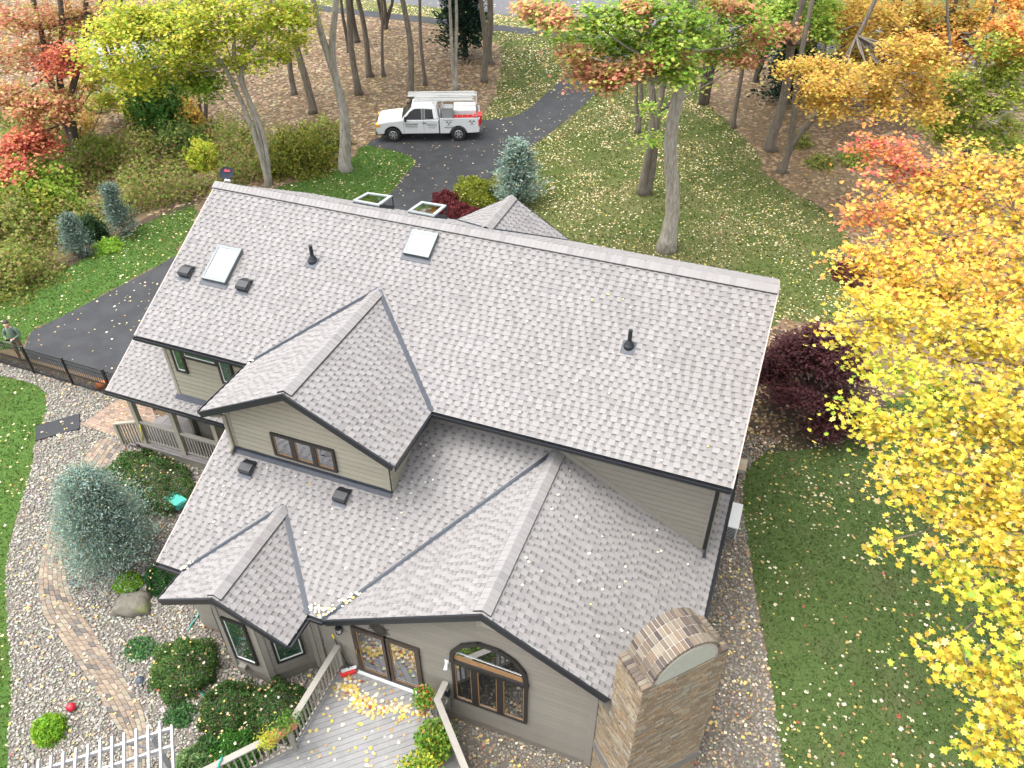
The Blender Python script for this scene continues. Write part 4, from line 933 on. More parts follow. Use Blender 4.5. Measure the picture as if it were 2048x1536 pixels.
RED = [((.52, .21, .12), 3), ((.58, .35, .18), 3), ((.50, .17, .12), 2), ((.54, .42, .16), 2.6), ((.34, .32, .07), 2)]
CORAL = [((.60, .29, .18), 4), ((.60, .42, .19), 3), ((.46, .48, .12), 3), ((.58, .20, .15), 2)]
GRN = [((.22, .38, .05), 4), ((.33, .46, .07), 4), ((.48, .52, .10), 2.5), ((.12, .25, .03), 1.5)]
ORG = [((.66, .32, .08), 4), ((.70, .42, .10), 4), ((.62, .22, .10), 2), ((.72, .50, .11), 3)]
ORY = [((.62, .40, .09), 4), ((.66, .49, .11), 4), ((.57, .30, .10), 2), ((.50, .44, .09), 2)]
REDTIP = [((.58, .19, .12), 3), ((.56, .11, .10), 2), ((.64, .31, .14), 3)]
PALE = [((.30, .38, .06), 4), ((.45, .48, .09), 4), ((.18, .28, .03), 2), ((.52, .46, .07), 1)]
OLIVE = [((.24, .28, .06), 4), ((.35, .34, .09), 3), ((.18, .25, .05), 3), ((.30, .22, .10), 1.6)]
DGRN = [((0.053, 0.150, 0.030), 4), ((0.090, 0.225, 0.038), 3), ((0.150, 0.255, 0.045), 2)]
def limb(mb, a, b, r0, r1, sag=.0, seg=5):          # mb: an MB to join into, or (root, bark) for a limb of its own
    a = Vector(a); b = Vector(b); pts = []; rr_ = []; L = (b-a).length
    for i in range(seg+1):
        t = i/seg; p = a.lerp(b, t)+Vector((rnd.uniform(-1, 1), rnd.uniform(-1, 1), 0))*L*.02*math.sin(math.pi*t)+Vector((0, 0, L*sag*math.sin(math.pi*t))); pts.append(p); rr_.append(r0+(r1-r0)*t)
    if isinstance(mb, tuple):
        m1 = MB(); m1.tube(pts, rr_, 6); dp2(mb[0], 'limb', m1, mb[1])
    else: mb.tube(pts, rr_, 6)
def build_crown(par, lobes, leaf, tmpl=STAR, flat=.5, per=22, spread=.33, name='crown', shell=.4):
    P_, C_ = [], []; cl = []
    for (c, rh, rv, n, pal) in lobes:
        p, cc = clusters(c, rh, rv, n, per, spread, shell); P_.append(p); C_.append(pick(pal, n)); cl.append((c, cc))
    P_ = np.concatenate(P_); C_ = np.concatenate(C_)
    o = sub(par, name, np_mesh(name, *leaves(P_, leaf, C_, tmpl, flat, .2), m_leaf)); return o, cl
def trunk_mesh(mb, pts, r0, r1, n=9):
    q = [Vector(p) for p in smooth3(pts, 4)]; k = len(q); ph = rnd.uniform(0, 6.3); am = .35*r0+.03
    q = [p+Vector((math.sin(p.z*.9+ph), math.cos(p.z*.7+ph*2), 0))*am*(0 if i == 0 else 1) for i, p in enumerate(q)]
    rr_ = [r0+(r1-r0)*(i/(k-1))**.8 for i in range(k)]; rr_[0] *= 1.5; rr_[1] *= 1.15
    mb.tube(q, rr_, n)
def smooth3(pts, n=3):
    P_ = [np.array(p, float) for p in pts]; out = []; k = len(P_)
    for i in range(k-1):
        p0 = P_[max(0, i-1)]; p1 = P_[i]; p2 = P_[i+1]; p3 = P_[min(k-1, i+2)]
        for j in range(n):
            t = j/n; out.append(.5*((2*p1)+(-p0+p2)*t+(2*p0-5*p1+4*p2-p3)*t*t+(-p0+3*p1-3*p2+p3)*t**3))
    out.append(P_[-1]); return out
def tree(label, base, stems, wpx, bark=None, lobes=None, leaf=.17, name='maple_tree', H=15, pal=None, group='trees around the yard', gen=700, tmpl=STAR, nden=1.0):
    """base px, stems: lists of px above it (same distance), lobes: (px, py, further, radius, flatness, n, palette)"""
    b = gp(*base); root = thing(name, label, 'tree', b, 0, group); dp_ = depth(b); r0 = wpx*.5*dp_/FPX/max(1, len(stems))**.8
    ends = []; mb = MB()
    for st in stems:
        pts = [b-Vector((0, 0, .15))]+[at_hd(*s, b) for s in st]; d = (pts[-1]-pts[-2]).normalized(); d = (d+Vector((0, 0, .8))).normalized(); zt = pts[-1].z
        k = 0
        while zt < H-2 and k < 6:
            pts.append(pts[-1]+d*3+Vector((rnd.uniform(-.25, .25), rnd.uniform(-.25, .25), 0))); zt = pts[-1].z; k += 1
        trunk_mesh(mb, pts, r0, r0*.35); ends.append(pts)
    tk = dp2(root, 'trunk', mb, bark or m_bark)
    L_ = []; lm = (root, bark or m_bark)
    for (px, py, fu, rad, fl, n, pl) in (lobes or []):
        d = ray(px, py); hd = math.hypot(b.x-CAM.x, b.y-CAM.y)+fu; c = CAM+d*(hd/math.hypot(d.x, d.y)); L_.append((tuple(c), rad, rad*fl, int(n*nden), pl))
        st = min(ends, key=lambda e: (e[-1].xy-c.xy).length); q = min(st, key=lambda p: (p-(c-Vector((0, 0, 1.0)))).length)
        limb(lm, q, c, r0*.28, .02, -.03)
    if gen:                                    # the crown overhead, out of the picture but there
        for e in ends:
            for k in range(max(1, 4//len(ends))):
                c = e[-1]+Vector((rnd.uniform(-2, 2), rnd.uniform(-2, 2), rnd.uniform(-1, 2.2)))
                if c.z < 9.5 or not clear(c, 2.4): c.z = max(c.z, 9.5)+1.5
                L_.append((tuple(c), 2.3, 1.6, gen, pal or YGP)); limb(lm, e[-2], c, r0*.3, .03)
    if L_: build_crown(root, L_, leaf, tmpl, per=24, spread=.30, shell=.3)
    return root
def clear(c, r_):                              # would a blob here stay above the picture?
    q = Vector(c)-CAM; w_ = q.dot(FWD)
    return w_ < 1 or (q.dot(UPV)-r_*.8)/w_*FPX > 790
def dp2(par, name, mb, m_, smooth=True):
    o = mb.build(name, m_, None, smooth); o.parent = par; o.matrix_parent_inverse = Matrix.Translation(-par.location); return o
# slim trunks of the wood between drive and street
for lb, base, stems, wpx, bk in (
    ('tall grey trunk splitting in two on the lawn beside the drive', (693, 340), [[(684, 250), (664, 130), (628, 0)], [(684, 250), (672, 130), (670, 0)]], 38, m_bark_pale),
    ('curved brown trunk just behind the split grey trunk', (625, 226), [[(612, 150), (596, 90), (572, 20)]], 17, m_bark),
    ('leaning brown trunk with a low fork left of the curved trunk', (588, 190), [[(580, 120), (580, 20)]], 12, m_bark),
    ('straight brown trunk left of the truck, second row', (717, 188), [[(705, 100), (692, 0)]], 15, m_bark),
    ('slightly leaning trunk right behind the second row trunk', (742, 153), [[(728, 80), (716, 0)]], 13, m_bark),
    ('thin trunk far back near the sidewalk end', (698, 104), [[(690, 50), (684, 0)]], 8, m_bark_dark),
    ('dark trunk far back beside the thin one', (713, 84), [[(707, 40), (702, 0)]], 13, m_bark_dark),
    ('spindly sapling trunk in the leaf litter above the truck hood', (769, 152), [[(764, 80), (761, 0)]], 7, m_bark),
    ('dark multi stemmed clump next to the sidewalk', (770, 58), [[(762, 20), (758, 0)], [(769, 20), (768, 0)], [(778, 20), (782, 0)]], 20, m_bark_dark),
    ('straight trunk rising directly behind the truck windshield', (826, 196), [[(817, 100), (807, 0)]], 15, m_bark),
    ('slim trunk between truck roof and dark spruce', (850, 170), [[(843, 80), (838, 0)]], 8, m_bark),
    ('twin pale stems in front of the dark spruce', (911, 180), [[(904, 90), (898, 0)], [(913, 90), (911, 0)]], 15, m_bark_pale),
    ('rough trunk at the lawn edge above the truck bed', (968, 164), [[(967, 80), (965, 0)]], 13, m_bark),
    ('stout dark trunk right behind the rough one', (981, 127), [[(979, 60), (977, 0)]], 16, m_bark),
    ('twin stemmed tree standing on the back lawn near the drive', (1276, 266), [[(1274, 180), (1276, 80)], [(1281, 180), (1290, 90)]], 15, m_bark),
    ('slender trunk at the lawn edge below the triple clump', (1469, 256), [[(1478, 170), (1492, 70)]], 10, m_bark),
    ('dark triple trunk clump far right of the drive', (1512, 164), [[(1514, 110), (1518, 60)], [(1520, 110), (1530, 60)], [(1527, 120), (1545, 70)]], 24, m_bark_dark),
    ('dark paired trunks where the leaf litter begins', (1408, 208), [[(1410, 120), (1404, 40)], [(1425, 150), (1446, 40)]], 24, m_bark_dark),
    ('thin grey trunk beside the street behind the small pines', (1640, 122), [[(1652, 70), (1664, 10)]], 10, m_bark),
    ('black wet looking paired trunks near the street curve', (1742, 206), [[(1752, 130), (1785, 0)], [(1768, 130), (1800, 0)]], 22, m_bark_dark),
    ('short forked dark trunk beside the far street', (1955, 132), [[(1952, 95), (1938, 60)], [(1958, 95), (1975, 60)]], 18, m_bark_dark),
    ('dark triple trunks at the pale neighbouring drive', (232, 166), [[(215, 110), (190, 50)], [(226, 110), (212, 40)], [(236, 110), (240, 40)]], 26, m_bark_dark),
    ('dark leaning trunk left of the triple trunks', (185, 182), [[(165, 120), (140, 30)]], 16, m_bark_dark),
    ('pair of slim grey stems behind the pale triple tree', (408, 242), [[(394, 180), (386, 110)], [(412, 190), (404, 120)]], 14, m_bark),
    ('thin dark trunk behind the dark green sapling', (283, 265), [[(275, 210), (270, 150)]], 8, m_bark_dark),
    ('leaning thick grey trunk at the right edge below the street', (1985, 262), [[(2012, 205), (2070, 110)]], 42, m_bark_pale)):
    tree(lb, base, stems, wpx, bk, gen=560, leaf=.34, pal=rnd.choice([YGP, ORY, GRN, YEL]), H=14)
# trees whose crowns show
V = lambda xs, fu, rad, fl, n, pal: [(x, y, fu+rnd.uniform(-1.2, 1.2), rad*rnd.uniform(.85, 1.15), fl, n, pal) for x, y in xs]
tree('three stemmed pale barked maple with yellow green leaves', (537, 372), [[(505, 250), (445, 135), (400, 80)], [(515, 255), (470, 135), (470, 40)], [(522, 260), (487, 140), (530, 40)]], 26, m_bark_pale,
     V([(215, 110), (265, 60), (330, 90), (300, 150), (370, 45), (370, 125), (440, 60), (445, 118), (250, 160), (500, 60), (510, 105), (560, 50), (250, 25), (330, 20), (420, 8), (510, 12), (590, 22), (220, 60), (400, 90), (300, 50)], 0, 1.25, .6, 780, YGP)
     +V([(400, 150), (420, 172), (380, 165)], 0, .9, .6, 600, GRN)+V([(590, 80), (570, 110), (600, 40)], 0, .6, .6, 320, YGP), leaf=.15, gen=300, pal=YGP, nden=1.0)
tree('coral red and orange maple at the left edge', (157, 306), [[(130, 240), (98, 150), (80, 60)], [(140, 240), (116, 140), (120, 40)], [(150, 250), (142, 180), (170, 80)]], 40, m_bark_dark,
     V([(30, 40), (90, 25), (140, 40), (20, 110), (75, 95), (185, 25)], 0, 1.5, .65, 750, RED)+V([(130, 105), (100, 125), (125, 135)], -2, .8, .6, 650, REDTIP)
     +V([(25, 190), (60, 215), (100, 200), (130, 215)], -3, 1.1, .6, 850, RED)+V([(25, 290), (65, 265), (80, 290), (20, 340), (45, 360)], -5, .95, .55, 800, REDTIP)
     +V([(200, 150), (170, 130), (150, 60), (210, 200)], 3, .9, .6, 500, YGP)+V([(175, 165), (160, 240), (230, 60)], 2, .9, .6, 500, ORY), leaf=.16, gen=300, pal=RED)
tree('big green maple with coral tips, its trunk on the back lawn', (1331, 500), [[(1345, 330), (1362, 150), (1384, 0)]], 32, m_bark_pale,
     V([(1090, 22), (1130, 60), (1180, 40), (1230, 30), (1190, 95), (1250, 80), (1300, 60), (1300, 110), (1350, 90), (1360, 20), (1400, 60), (1330, 140), (1290, 20), (1365, 140)], -1, .95, .6, 560, GRN)
     +V([(1110, 35), (1150, 105), (1180, 120), (1170, 150), (1210, 140), (1245, 145), (1215, 165), (1290, 125), (1350, 105), (1060, 15), (1270, 15)], -2, .55, .5, 420, CORAL), leaf=.15, gen=300, pal=GRN)
tree('mossy double trunk tree with a leaf tuft low on the bark', (1288, 388), [[(1300, 300), (1302, 220), (1300, 110)], [(1306, 300), (1322, 220), (1338, 110)]], 34, m_bark,
     V([(1300, 215), (1300, 278)], -.5, .35, .6, 130, GRN)+V([(1420, 100), (1450, 60), (1480, 100), (1400, 20), (1460, 20), (1510, 40), (1540, 20)], 3, 1.0, .6, 500, GRN)+V([(1430, 110), (1490, 120), (1480, 15), (1430, 5), (1520, 75)], 2, .6, .5, 400, CORAL), leaf=.16, gen=300, pal=GRN)
tree('brown trunk leaning right where litter meets the back lawn', (1542, 300), [[(1560, 210), (1585, 90)]], 22, m_bark,
     V([(1560, 40), (1590, 15), (1620, 50), (1650, 20), (1640, 60), (1510, 20), (1530, 70), (1600, 75)], 2, 1.1, .6, 600, GRN)+V([(1545, 55), (1500, 60), (1580, 60)], 0, .6, .5, 300, CORAL)+V([(1690, 40), (1720, 15), (1660, 45), (1760, 30), (1700, 60)], 4, 1.2, .6, 600, ORY), leaf=.17, gen=300, pal=GRN)
tree('forked trunk tree spreading golden orange leaves', (1562, 346), [[(1585, 250), (1600, 150), (1612, 40)], [(1580, 290), (1622, 240), (1660, 190)]], 26, m_bark,
     V([(1590, 135), (1640, 130), (1690, 140), (1740, 145), (1640, 170), (1700, 180), (1780, 150), (1830, 130), (1660, 215), (1640, 195), (1850, 165)], -4, .85, .5, 560, ORY)
     +V([(1770, 190), (1765, 215), (1840, 200), (1870, 225), (1850, 90), (1800, 95), (1870, 120)], -4, .8, .6, 460, ORY), leaf=.14, gen=300, pal=ORY)
tree('leafy pale green young maple at the right edge', (1935, 345), [[(1945, 270), (1950, 170)], [(1930, 280), (1905, 190)]], 16, m_bark,
     V([(1900, 200), (1940, 170), (1990, 150), (1930, 240), (1980, 210), (2030, 190), (1900, 270), (1960, 280), (2010, 260), (2040, 130), (1890, 150), (1870, 250), (1990, 90), (2040, 300)], -2, .85, .7, 650, PALE), leaf=.15, gen=0)
tree('orange leaved maple along the street at the top right', (1885, 245), [[(1890, 160), (1895, 60)]], 20, m_bark_dark,
     V([(1840, 40), (1890, 25), (1930, 60), (1870, 80), (1910, 110), (1800, 60), (1960, 30), (1850, 115), (1760, 70), (1720, 95), (1780, 110), (1820, 10), (1750, 20), (1940, 5), (1690, 20)], 0, 1.3, .6, 650, ORY)+V([(1900, 75), (1960, 90), (1830, 85)], -3, 1.0, .6, 500, ORG)+V([(2010, 50), (2040, 110), (2030, 10), (2000, 110), (2040, 70)], -8, .9, .6, 600, ORG), leaf=.17, gen=300, pal=ORG)

# ------------------------------------------------------------------ the two near maples on the right
leaf_me = bpy.data.meshes.new('leaf')
tm = np.c_[MAPLE, ((MAPLE**2).sum(1)-.2)*.22]; leaf_me.from_pydata([tuple(v) for v in tm], [], [tuple(range(12))]); leaf_me.materials.append(m_leaf1); leaf_me.update()
def near_maple(label, bxy, H, lobes, pal_of, leaf, nper):
    b = Vector((*bxy, hgt(bxy[1]))); root = thing('maple_tree', label, 'tree', b, 0, 'trees around the yard'); mb = MB()
    trunk_mesh(mb, [b-Vector((0, 0, .2)), b+Vector((.1, 0, 2.5)), b+Vector((-.1, .1, 5.5)), b+Vector((.1, 0, H-3)), b+Vector((.1, 0, H))], .24, .06, 12); dp2(root, 'trunk', mb, m_bark)
    P_, C_ = [], []; lm = MB()
    for (px, py, dep, rad) in lobes:
        c = CAM+ray(px, py)*dep; n = int(nper*rad*rad)+60
        h = min(H-.5, max(2.5, c.z-1.2-.12*(c.xy-b.xy).length)); q = Vector((b.x, b.y, h)); limb((root, m_bark), q, c, .06, .012, -.02, 8)
        p, cc = clusters(c, rad*1.25, rad*.9, n, 16, .16, .1, .5); P_.append(p); C_.append(pick(pal_of(px, py), n, .17))
        for e in cc[:max(2, len(cc)//3)]: limb(lm, c, Vector(e), .016, .006, 0, 3)
    dp2(root, 'twigs', lm, m_bark)['kind'] = 'stuff'
    P_ = np.concatenate(P_); C_ = np.concatenate(C_)
    q = P_-np.array(CAM); dist = q@np.array(FWD); X = q@np.array(RGT)/dist*FPX; Y = q@np.array(UPV)/dist*FPX
    ok = np.where((abs(X) < 1015) & (abs(Y) < 760))[0]; near = ok[np.argsort(dist[ok])[:150]]; m_ = np.ones(len(P_), bool); m_[near] = False
    sub(root, 'crown', np_mesh('crown', *leaves(P_[m_], leaf, C_[m_], MAPLE, .5, .5), m_leaf))
    for i in near:
        o = link('leaf', leaf_me, root); o.matrix_parent_inverse = Matrix.Translation(-b)
        nv = (Vector(NR.normal(size=3))*.5+Vector((0, 0, 1))).normalized(); rot = nv.to_track_quat('Z', 'Y').to_matrix().to_4x4() @ Matrix.Rotation(rnd.uniform(0, 6.3), 4, 'Z')
        M_ = rot @ Matrix.Scale(leaf*rnd.uniform(.75, 1.25), 4); M_.translation = Vector(P_[i]); o.matrix_basis = M_; o.color = (*C_[i], 1)
    return root
YL = [(1690, 672, 14, .6), (1730, 640, 14.4, .7), (1790, 630, 14.5, .85), (1870, 690, 13.8, .95), (1955, 660, 13.6, 1.0), (2040, 740, 13, 1.1), (1770, 735, 13.6, .75), (1855, 790, 13.2, .9), (1950, 830, 12.6, 1.0), (2045, 880, 12, 1.0),
      (1680, 818, 13.2, .35), (1735, 845, 13, .45), (1800, 875, 12.8, .6), (1880, 900, 12.5, .7), (1955, 965, 12, .8), (2045, 1010, 11.5, .9), (1770, 950, 12.3, .3), (1820, 985, 12, .42), (1895, 1040, 11.8, .55), (1970, 1090, 11.5, .7), (2045, 1130, 11, .8),
      (1865, 1120, 11.3, .36), (1925, 1165, 11, .48), (2000, 1200, 10.8, .55), (1745, 1085, 11.8, .12), (1860, 1305, 10.6, .25), (1915, 1335, 10.5, .4), (1975, 1380, 10.4, .5), (2045, 1440, 10, .6), (1940, 1490, 10.2, .28), (2000, 1500, 10.1, .4), (2040, 1320, 10.3, .45), (2046, 1240, 10.5, .4), (2100, 1100, 11, 1.2), (2110, 800, 13, 1.3)]
near_maple('large bright yellow maple beside the house, broad hanging branches', (25.6, -1.6), 13.5, [(x+18, y, d, r_*(.8 if y < 1000 else .7)) for x, y, d, r_ in YL], lambda x, y: YEL if rnd.random() < .8 else YGP[:4]+YEL[:2], .094, 1000)
OL = [(1745, 290, 19, .75), (1790, 330, 18.5, .9), (1735, 420, 17.6, .8), (1800, 430, 17.6, 1.0), (1720, 520, 16.2, .7), (1790, 520, 16.4, .95), (1870, 480, 17, 1.05), (1960, 520, 16.4, 1.1), (1880, 590, 15.6, 1.0), (1980, 610, 15.2, 1.1), (2050, 560, 16, 1.2),
      (1940, 400, 18, 1.1), (2030, 440, 17.4, 1.1), (1860, 380, 18.2, .9), (1930, 330, 18.6, .8), (2010, 340, 18.4, 1.0), (1725, 590, 15.6, .5), (1800, 580, 15.8, .8)]
def opal(x, y):
    if y < 350 and x < 1850: return REDTIP+[((.70, .30, .06), 3)]
    if x < 1800 and y < 470: return REDTIP+ORG
    if y < 470: return ORG+ORY+YEL[:2]
    return ORG+YEL[:2] if y < 545 else YEL[:3]+ORG[:2]
near_maple('orange maple turning red at its branch tips, behind the yellow one', (24.2, 5.2), 14.5, [(x+8, y, d, r_*.85) for x, y, d, r_ in OL], opal, .098, 1080)

# ------------------------------------------------------------------ conifers and shrubs
BLUE = [((0.221, 0.319, 0.267), 4), ((0.299, 0.390, 0.332), 3), ((0.150, 0.227, 0.182), 2.5), ((0.403, 0.481, 0.416), 1.5), ((0.299, 0.286, 0.169), .9)]
BLUE2 = [((0.165, 0.232, 0.188), 4), ((0.240, 0.307, 0.255), 3), ((0.105, 0.158, 0.120), 3)]
SPR = [((.018, .042, .028), 4), ((.030, .065, .040), 3), ((.012, .028, .020), 3)]
def conifer(label, b, H, Rr, pal, n, nl=.12, name='spruce', group=None, open_=.0, tilt=.35, crownz=.05, spray=.17):
    root = thing(name, label, 'tree', b, 0, group); mb = MB(); trunk_mesh(mb, [b-Vector((0, 0, .1)), b+Vector((0, 0, H*.5)), b+Vector((.03, 0, H*.96))], .035*H*.5+.03, .012, 7); dp2(root, 'trunk', mb, m_bark_dark)
    k = max(40, n//45); t = NR.random(k)**.75; z = crownz*H+t*H*(1-crownz); rad = Rr*(1-t)**.72*(.55+.45*NR.random(k)); rad = np.where(NR.random(k) < open_, rad*.5, rad); th = NR.random(k)*6.283
    base = np.c_[np.zeros(k), np.zeros(k), z]; tip = np.c_[rad*np.cos(th), rad*np.sin(th), z+rad*tilt*(NR.random(k)-.25)]
    idx = NR.integers(0, k, n); s = NR.random(n)**.45; p = base[idx]*(1-s[:, None])+tip[idx]*s[:, None]; d = unit(tip[idx]-base[idx])
    p += NR.normal(size=(n, 3))*spray*np.array([1, 1, .55])*(Rr/1.3)**.5
    col = pick(pal, n, .16)*(.9+.2*NR.random((n, 1)))
    # needle sprays: slim blades fanning along the twig direction
    nd = unit(d+NR.normal(size=(n, 3))*.55+np.array([0, 0, .25])); side = unit(np.cross(nd, unit(NR.normal(size=(n, 3))))); L_ = nl*(.7+.6*NR.random(n)); w_ = L_*.17
    q = np.array(b)+p; v = np.stack([q-nd*L_[:, None]*.5, q+side*w_[:, None], q+nd*L_[:, None]*.5, q-side*w_[:, None]], 1).reshape(-1, 3)
    sub(root, 'crown', np_mesh('crown', v, np.full(n, 4), np.arange(n*4), np.repeat(col, 4, axis=0), m_needle))
    lm = MB()
    for i in range(0, k, max(1, k//60)): lm.tube([Vector(b)+Vector(base[i]), Vector(b)+Vector(tip[i])*.92], [.018, .004], 4)
    dp2(root, 'twigs', lm, m_bark_dark)['kind'] = 'stuff'; return root
conifer('large silvery blue spruce beside the brick path', gp(238, 1120), 3.5, 1.85, BLUE[:3]+BLUE[4:], 62000, .085, open_=.3, tilt=.8, spray=.17)
conifer('blue pine standing behind the back gable', gp(1036, 408), 3.1, 1.8, BLUE, 9000, .20, 'pine', open_=.5, tilt=.6, spray=.2)
conifer('small blue spruce nearer the drive, left of its pair', gp(163, 508), 1.9, .85, BLUE2, 7000, .12, 'spruce', 'small spruces at the wood edge')
conifer('taller narrow blue spruce at the wood edge', gp(250, 470), 2.5, .85, BLUE2, 7000, .12, 'spruce', 'small spruces at the wood edge')
conifer('dark green spruce between slim trunks beside the street', gp(930, 112), 8.5, 2.3, SPR, 11000, .34, 'spruce', spray=.25)
conifer('young dark pine in front of the street, nearer the forked trunk', gp(1690, 120), 4.2, 1.5, SPR, 2500, .38, 'pine', 'young pines along the street', open_=.5, spray=.3)
conifer('young dark pine farther back among the street trunks', gp(1605, 92), 4.5, 1.7, SPR, 2500, .38, 'pine', 'young pines along the street', open_=.5, spray=.3)
conifer('broad dark hemlock in shade behind the leaning brown trunk', gp(1570, 200), 5, 2.0, SPR, 5000, .34, 'hemlock', spray=.3, open_=.3)
def shrub(label, c, rx, ry, h, pal, n, leaf, tmpl=DIAM, name='shrub', cat='shrub', group=None, lump=.12, shell=.75, flat=.35, extra=None, rz=0, matl=None, z0=.0):
    c = Vector(c); root = thing(name, label, cat, c, 0, group); mb = MB()
    for i in range(6):
        a = rnd.uniform(0, 6.3); mb.tube([c+Vector((0, 0, -.05)), c+Vector((math.cos(a)*rx*.5, math.sin(a)*ry*.5, h*.6))], [.03, .01], 5)
    dp2(root, 'stem', mb, m_bark_dark)
    d = unit(NR.normal(size=(n, 3))); d[:, 2] = np.abs(d[:, 2])*1.0-.12; d = unit(d)
    ph = NR.random(6)*6.28
    bumpf = 1+lump*(np.sin(d[:, 0]*7+ph[0])*np.sin(d[:, 1]*7+ph[1])+.7*np.sin(d[:, 2]*9+ph[2]+d[:, 0]*5))
    r_ = (shell+(1-shell)*NR.random(n)**.5)*bumpf
    p = d*r_[:, None]*np.array([rx, ry, h]); cr, sr = math.cos(rz), math.sin(rz); p = np.c_[p[:, 0]*cr-p[:, 1]*sr, p[:, 0]*sr+p[:, 1]*cr, np.maximum(p[:, 2]+z0, .02)]
    col = pick(pal, n, .18)
    if extra: 
        m_ = NR.random(n) < extra[1]; col[m_] = pick(extra[0], m_.sum())
    nd = unit(d*np.array([1/rx, 1/ry, 1/h]))
    sub(root, 'foliage', np_mesh('foliage', *leaves(np.array(c)+p, leaf, col, tmpl, flat, .2, nrm=nd), matl or m_leaf)); return root
BOX = [((0.076, 0.178, 0.037), 4), ((0.128, 0.255, 0.060), 3), ((0.051, 0.119, 0.027), 3), ((0.272, 0.170, 0.085), 1.0)]
HEDGE = [((0.060, 0.145, 0.034), 4), ((0.102, 0.212, 0.051), 3), ((0.204, 0.128, 0.068), 1.2), ((0.034, 0.085, 0.020), 2)]
LIME = [((.22, .42, .03), 4), ((.32, .52, .06), 3), ((.14, .30, .02), 2)]
BARB = [((.16, .028, .035), 4), ((.22, .05, .05), 3), ((.09, .015, .022), 3)]
def hedge(label, px, py, r_, h, n=9000, pal=BOX, rx=None, **k): return shrub(label, gp(px, py), rx or r_, r_, h, pal, n, .055, DIAM, 'boxwood', 'shrub', 'rounded shrubs in the pebble garden', **k)
hedge('largest rounded boxwood in front of the bay window', 372, 1345, .86, .95, 13000)
hedge('rounded boxwood with brown leaf tips beside the largest one', 462, 1425, .76, .75, 10000, HEDGE)
hedge('rounded boxwood tucked against the deck railing', 556, 1432, .82, .8, 10000, HEDGE)
hedge('brighter green shrub below the rail planter', 474, 1512, .62, .6, 8000, [((.06, .19, .025), 4), ((.10, .26, .04), 3), ((.035, .11, .015), 2)])
shrub('low sprawling hedge between porch and blue spruce', gp(305, 965), 1.75, 1.0, .62, HEDGE, 16000, .06, DIAM, 'hedge', 'hedge', rz=R(-12), lump=.15)
shrub('dark green shrub under the corner of the lower roof', gp(332, 1165), .55, .5, .7, [((.02, .09, .02), 4), ((.04, .13, .03), 3)], 6000, .05, DIAM, 'shrub', 'shrub')
shrub('lime green mound beside the mossy boulder', gp(258, 1170), .42, .36, .34, LIME, 5000, .05, DIAM, 'shrub', 'shrub')
shrub('bright lime feathery plant beside the red ball', gp(102, 1462), .44, .40, .42, LIME, 2600, .13, SLIM, 'shrub', 'shrub', shell=.3, flat=.1)
shrub('pale spiky grass plant at the pergola end', gp(392, 1530), .46, .4, .5, [((.22, .34, .13), 4), ((.32, .44, .2), 3), ((.12, .24, .07), 2)], 2400, .17, SLIM, 'grass_clump', 'plant', shell=.3, flat=.1)
shrub('fine leaved green tuft behind the pale spiky plant', gp(425, 1500), .4, .34, .45, [((.06, .14, .04), 4), ((.10, .2, .06), 3)], 2200, .13, SLIM, 'shrub', 'shrub', shell=.3, flat=.1)
shrub('thin green groundcover patch on the pebbles near the path light', gp(282, 1300), .5, .42, .14, [((.06, .17, .05), 4), ((.10, .24, .07), 3)], 900, .08, DIAM, 'groundcover', 'plant', shell=.2)
shrub('sparse green tuft between boxwoods and pergola', gp(362, 1432), .42, .4, .22, [((.05, .15, .04), 4), ((.09, .2, .06), 3)], 900, .08, DIAM, 'groundcover', 'plant', shell=.2)
for lb, px, py, r_, h in (('wine red barberry mound farthest from the gable', 890, 402, .72, .9), ('middle wine red barberry mound', 918, 420, .7, .8), ('wine red barberry mound touching the back gable', 948, 432, .75, .75)):
    shrub(lb, gp(px, py+14), r_, r_, h, BARB, 5000, .085, DIAM, 'barberry', 'shrub', 'red barberry mounds behind the house')
shrub('yellow green clipped shrub between red mounds and blue pine', gp(950, 402), 1.2, .95, 1.25, [((.24, .28, .03), 4), ((.34, .36, .05), 3), ((.13, .19, .02), 2)], 11000, .085, DIAM, 'shrub', 'shrub')
# purple leaved maple: layered mounds
PUR = [((.090, .030, .036), 4), ((.13, .040, .046), 3), ((.055, .018, .022), 3), ((.12, .050, .040), 1.5)]
c = gp(1612, 815); root = thing('purple_maple', 'purple leaved ornamental maple beside the right gable end', 'tree', c); mb = MB(); lob = []
for i in range(26):
    a = rnd.uniform(0, 6.28); q = rnd.random()**.5; z = 2.9*(1-.72*q*q)+rnd.uniform(-.3, .1); p = c+Vector((math.cos(a)*q*1.75, math.sin(a)*q*1.8, max(.5, z))); lob.append((tuple(p), .66, .24, 1700, PUR)); limb((root, m_bark_dark), c+Vector((0, 0, .4)), p, .05, .015, .12)
trunk_mesh(mb, [c-Vector((0, 0, .1)), c+Vector((.05, 0, .5)), c+Vector((.1, .1, 1.2))], .11, .06); dp2(root, 'trunk', mb, m_bark_dark)
build_crown(root, lob, .10, DIAM, .5, 16, .2, shell=.1)
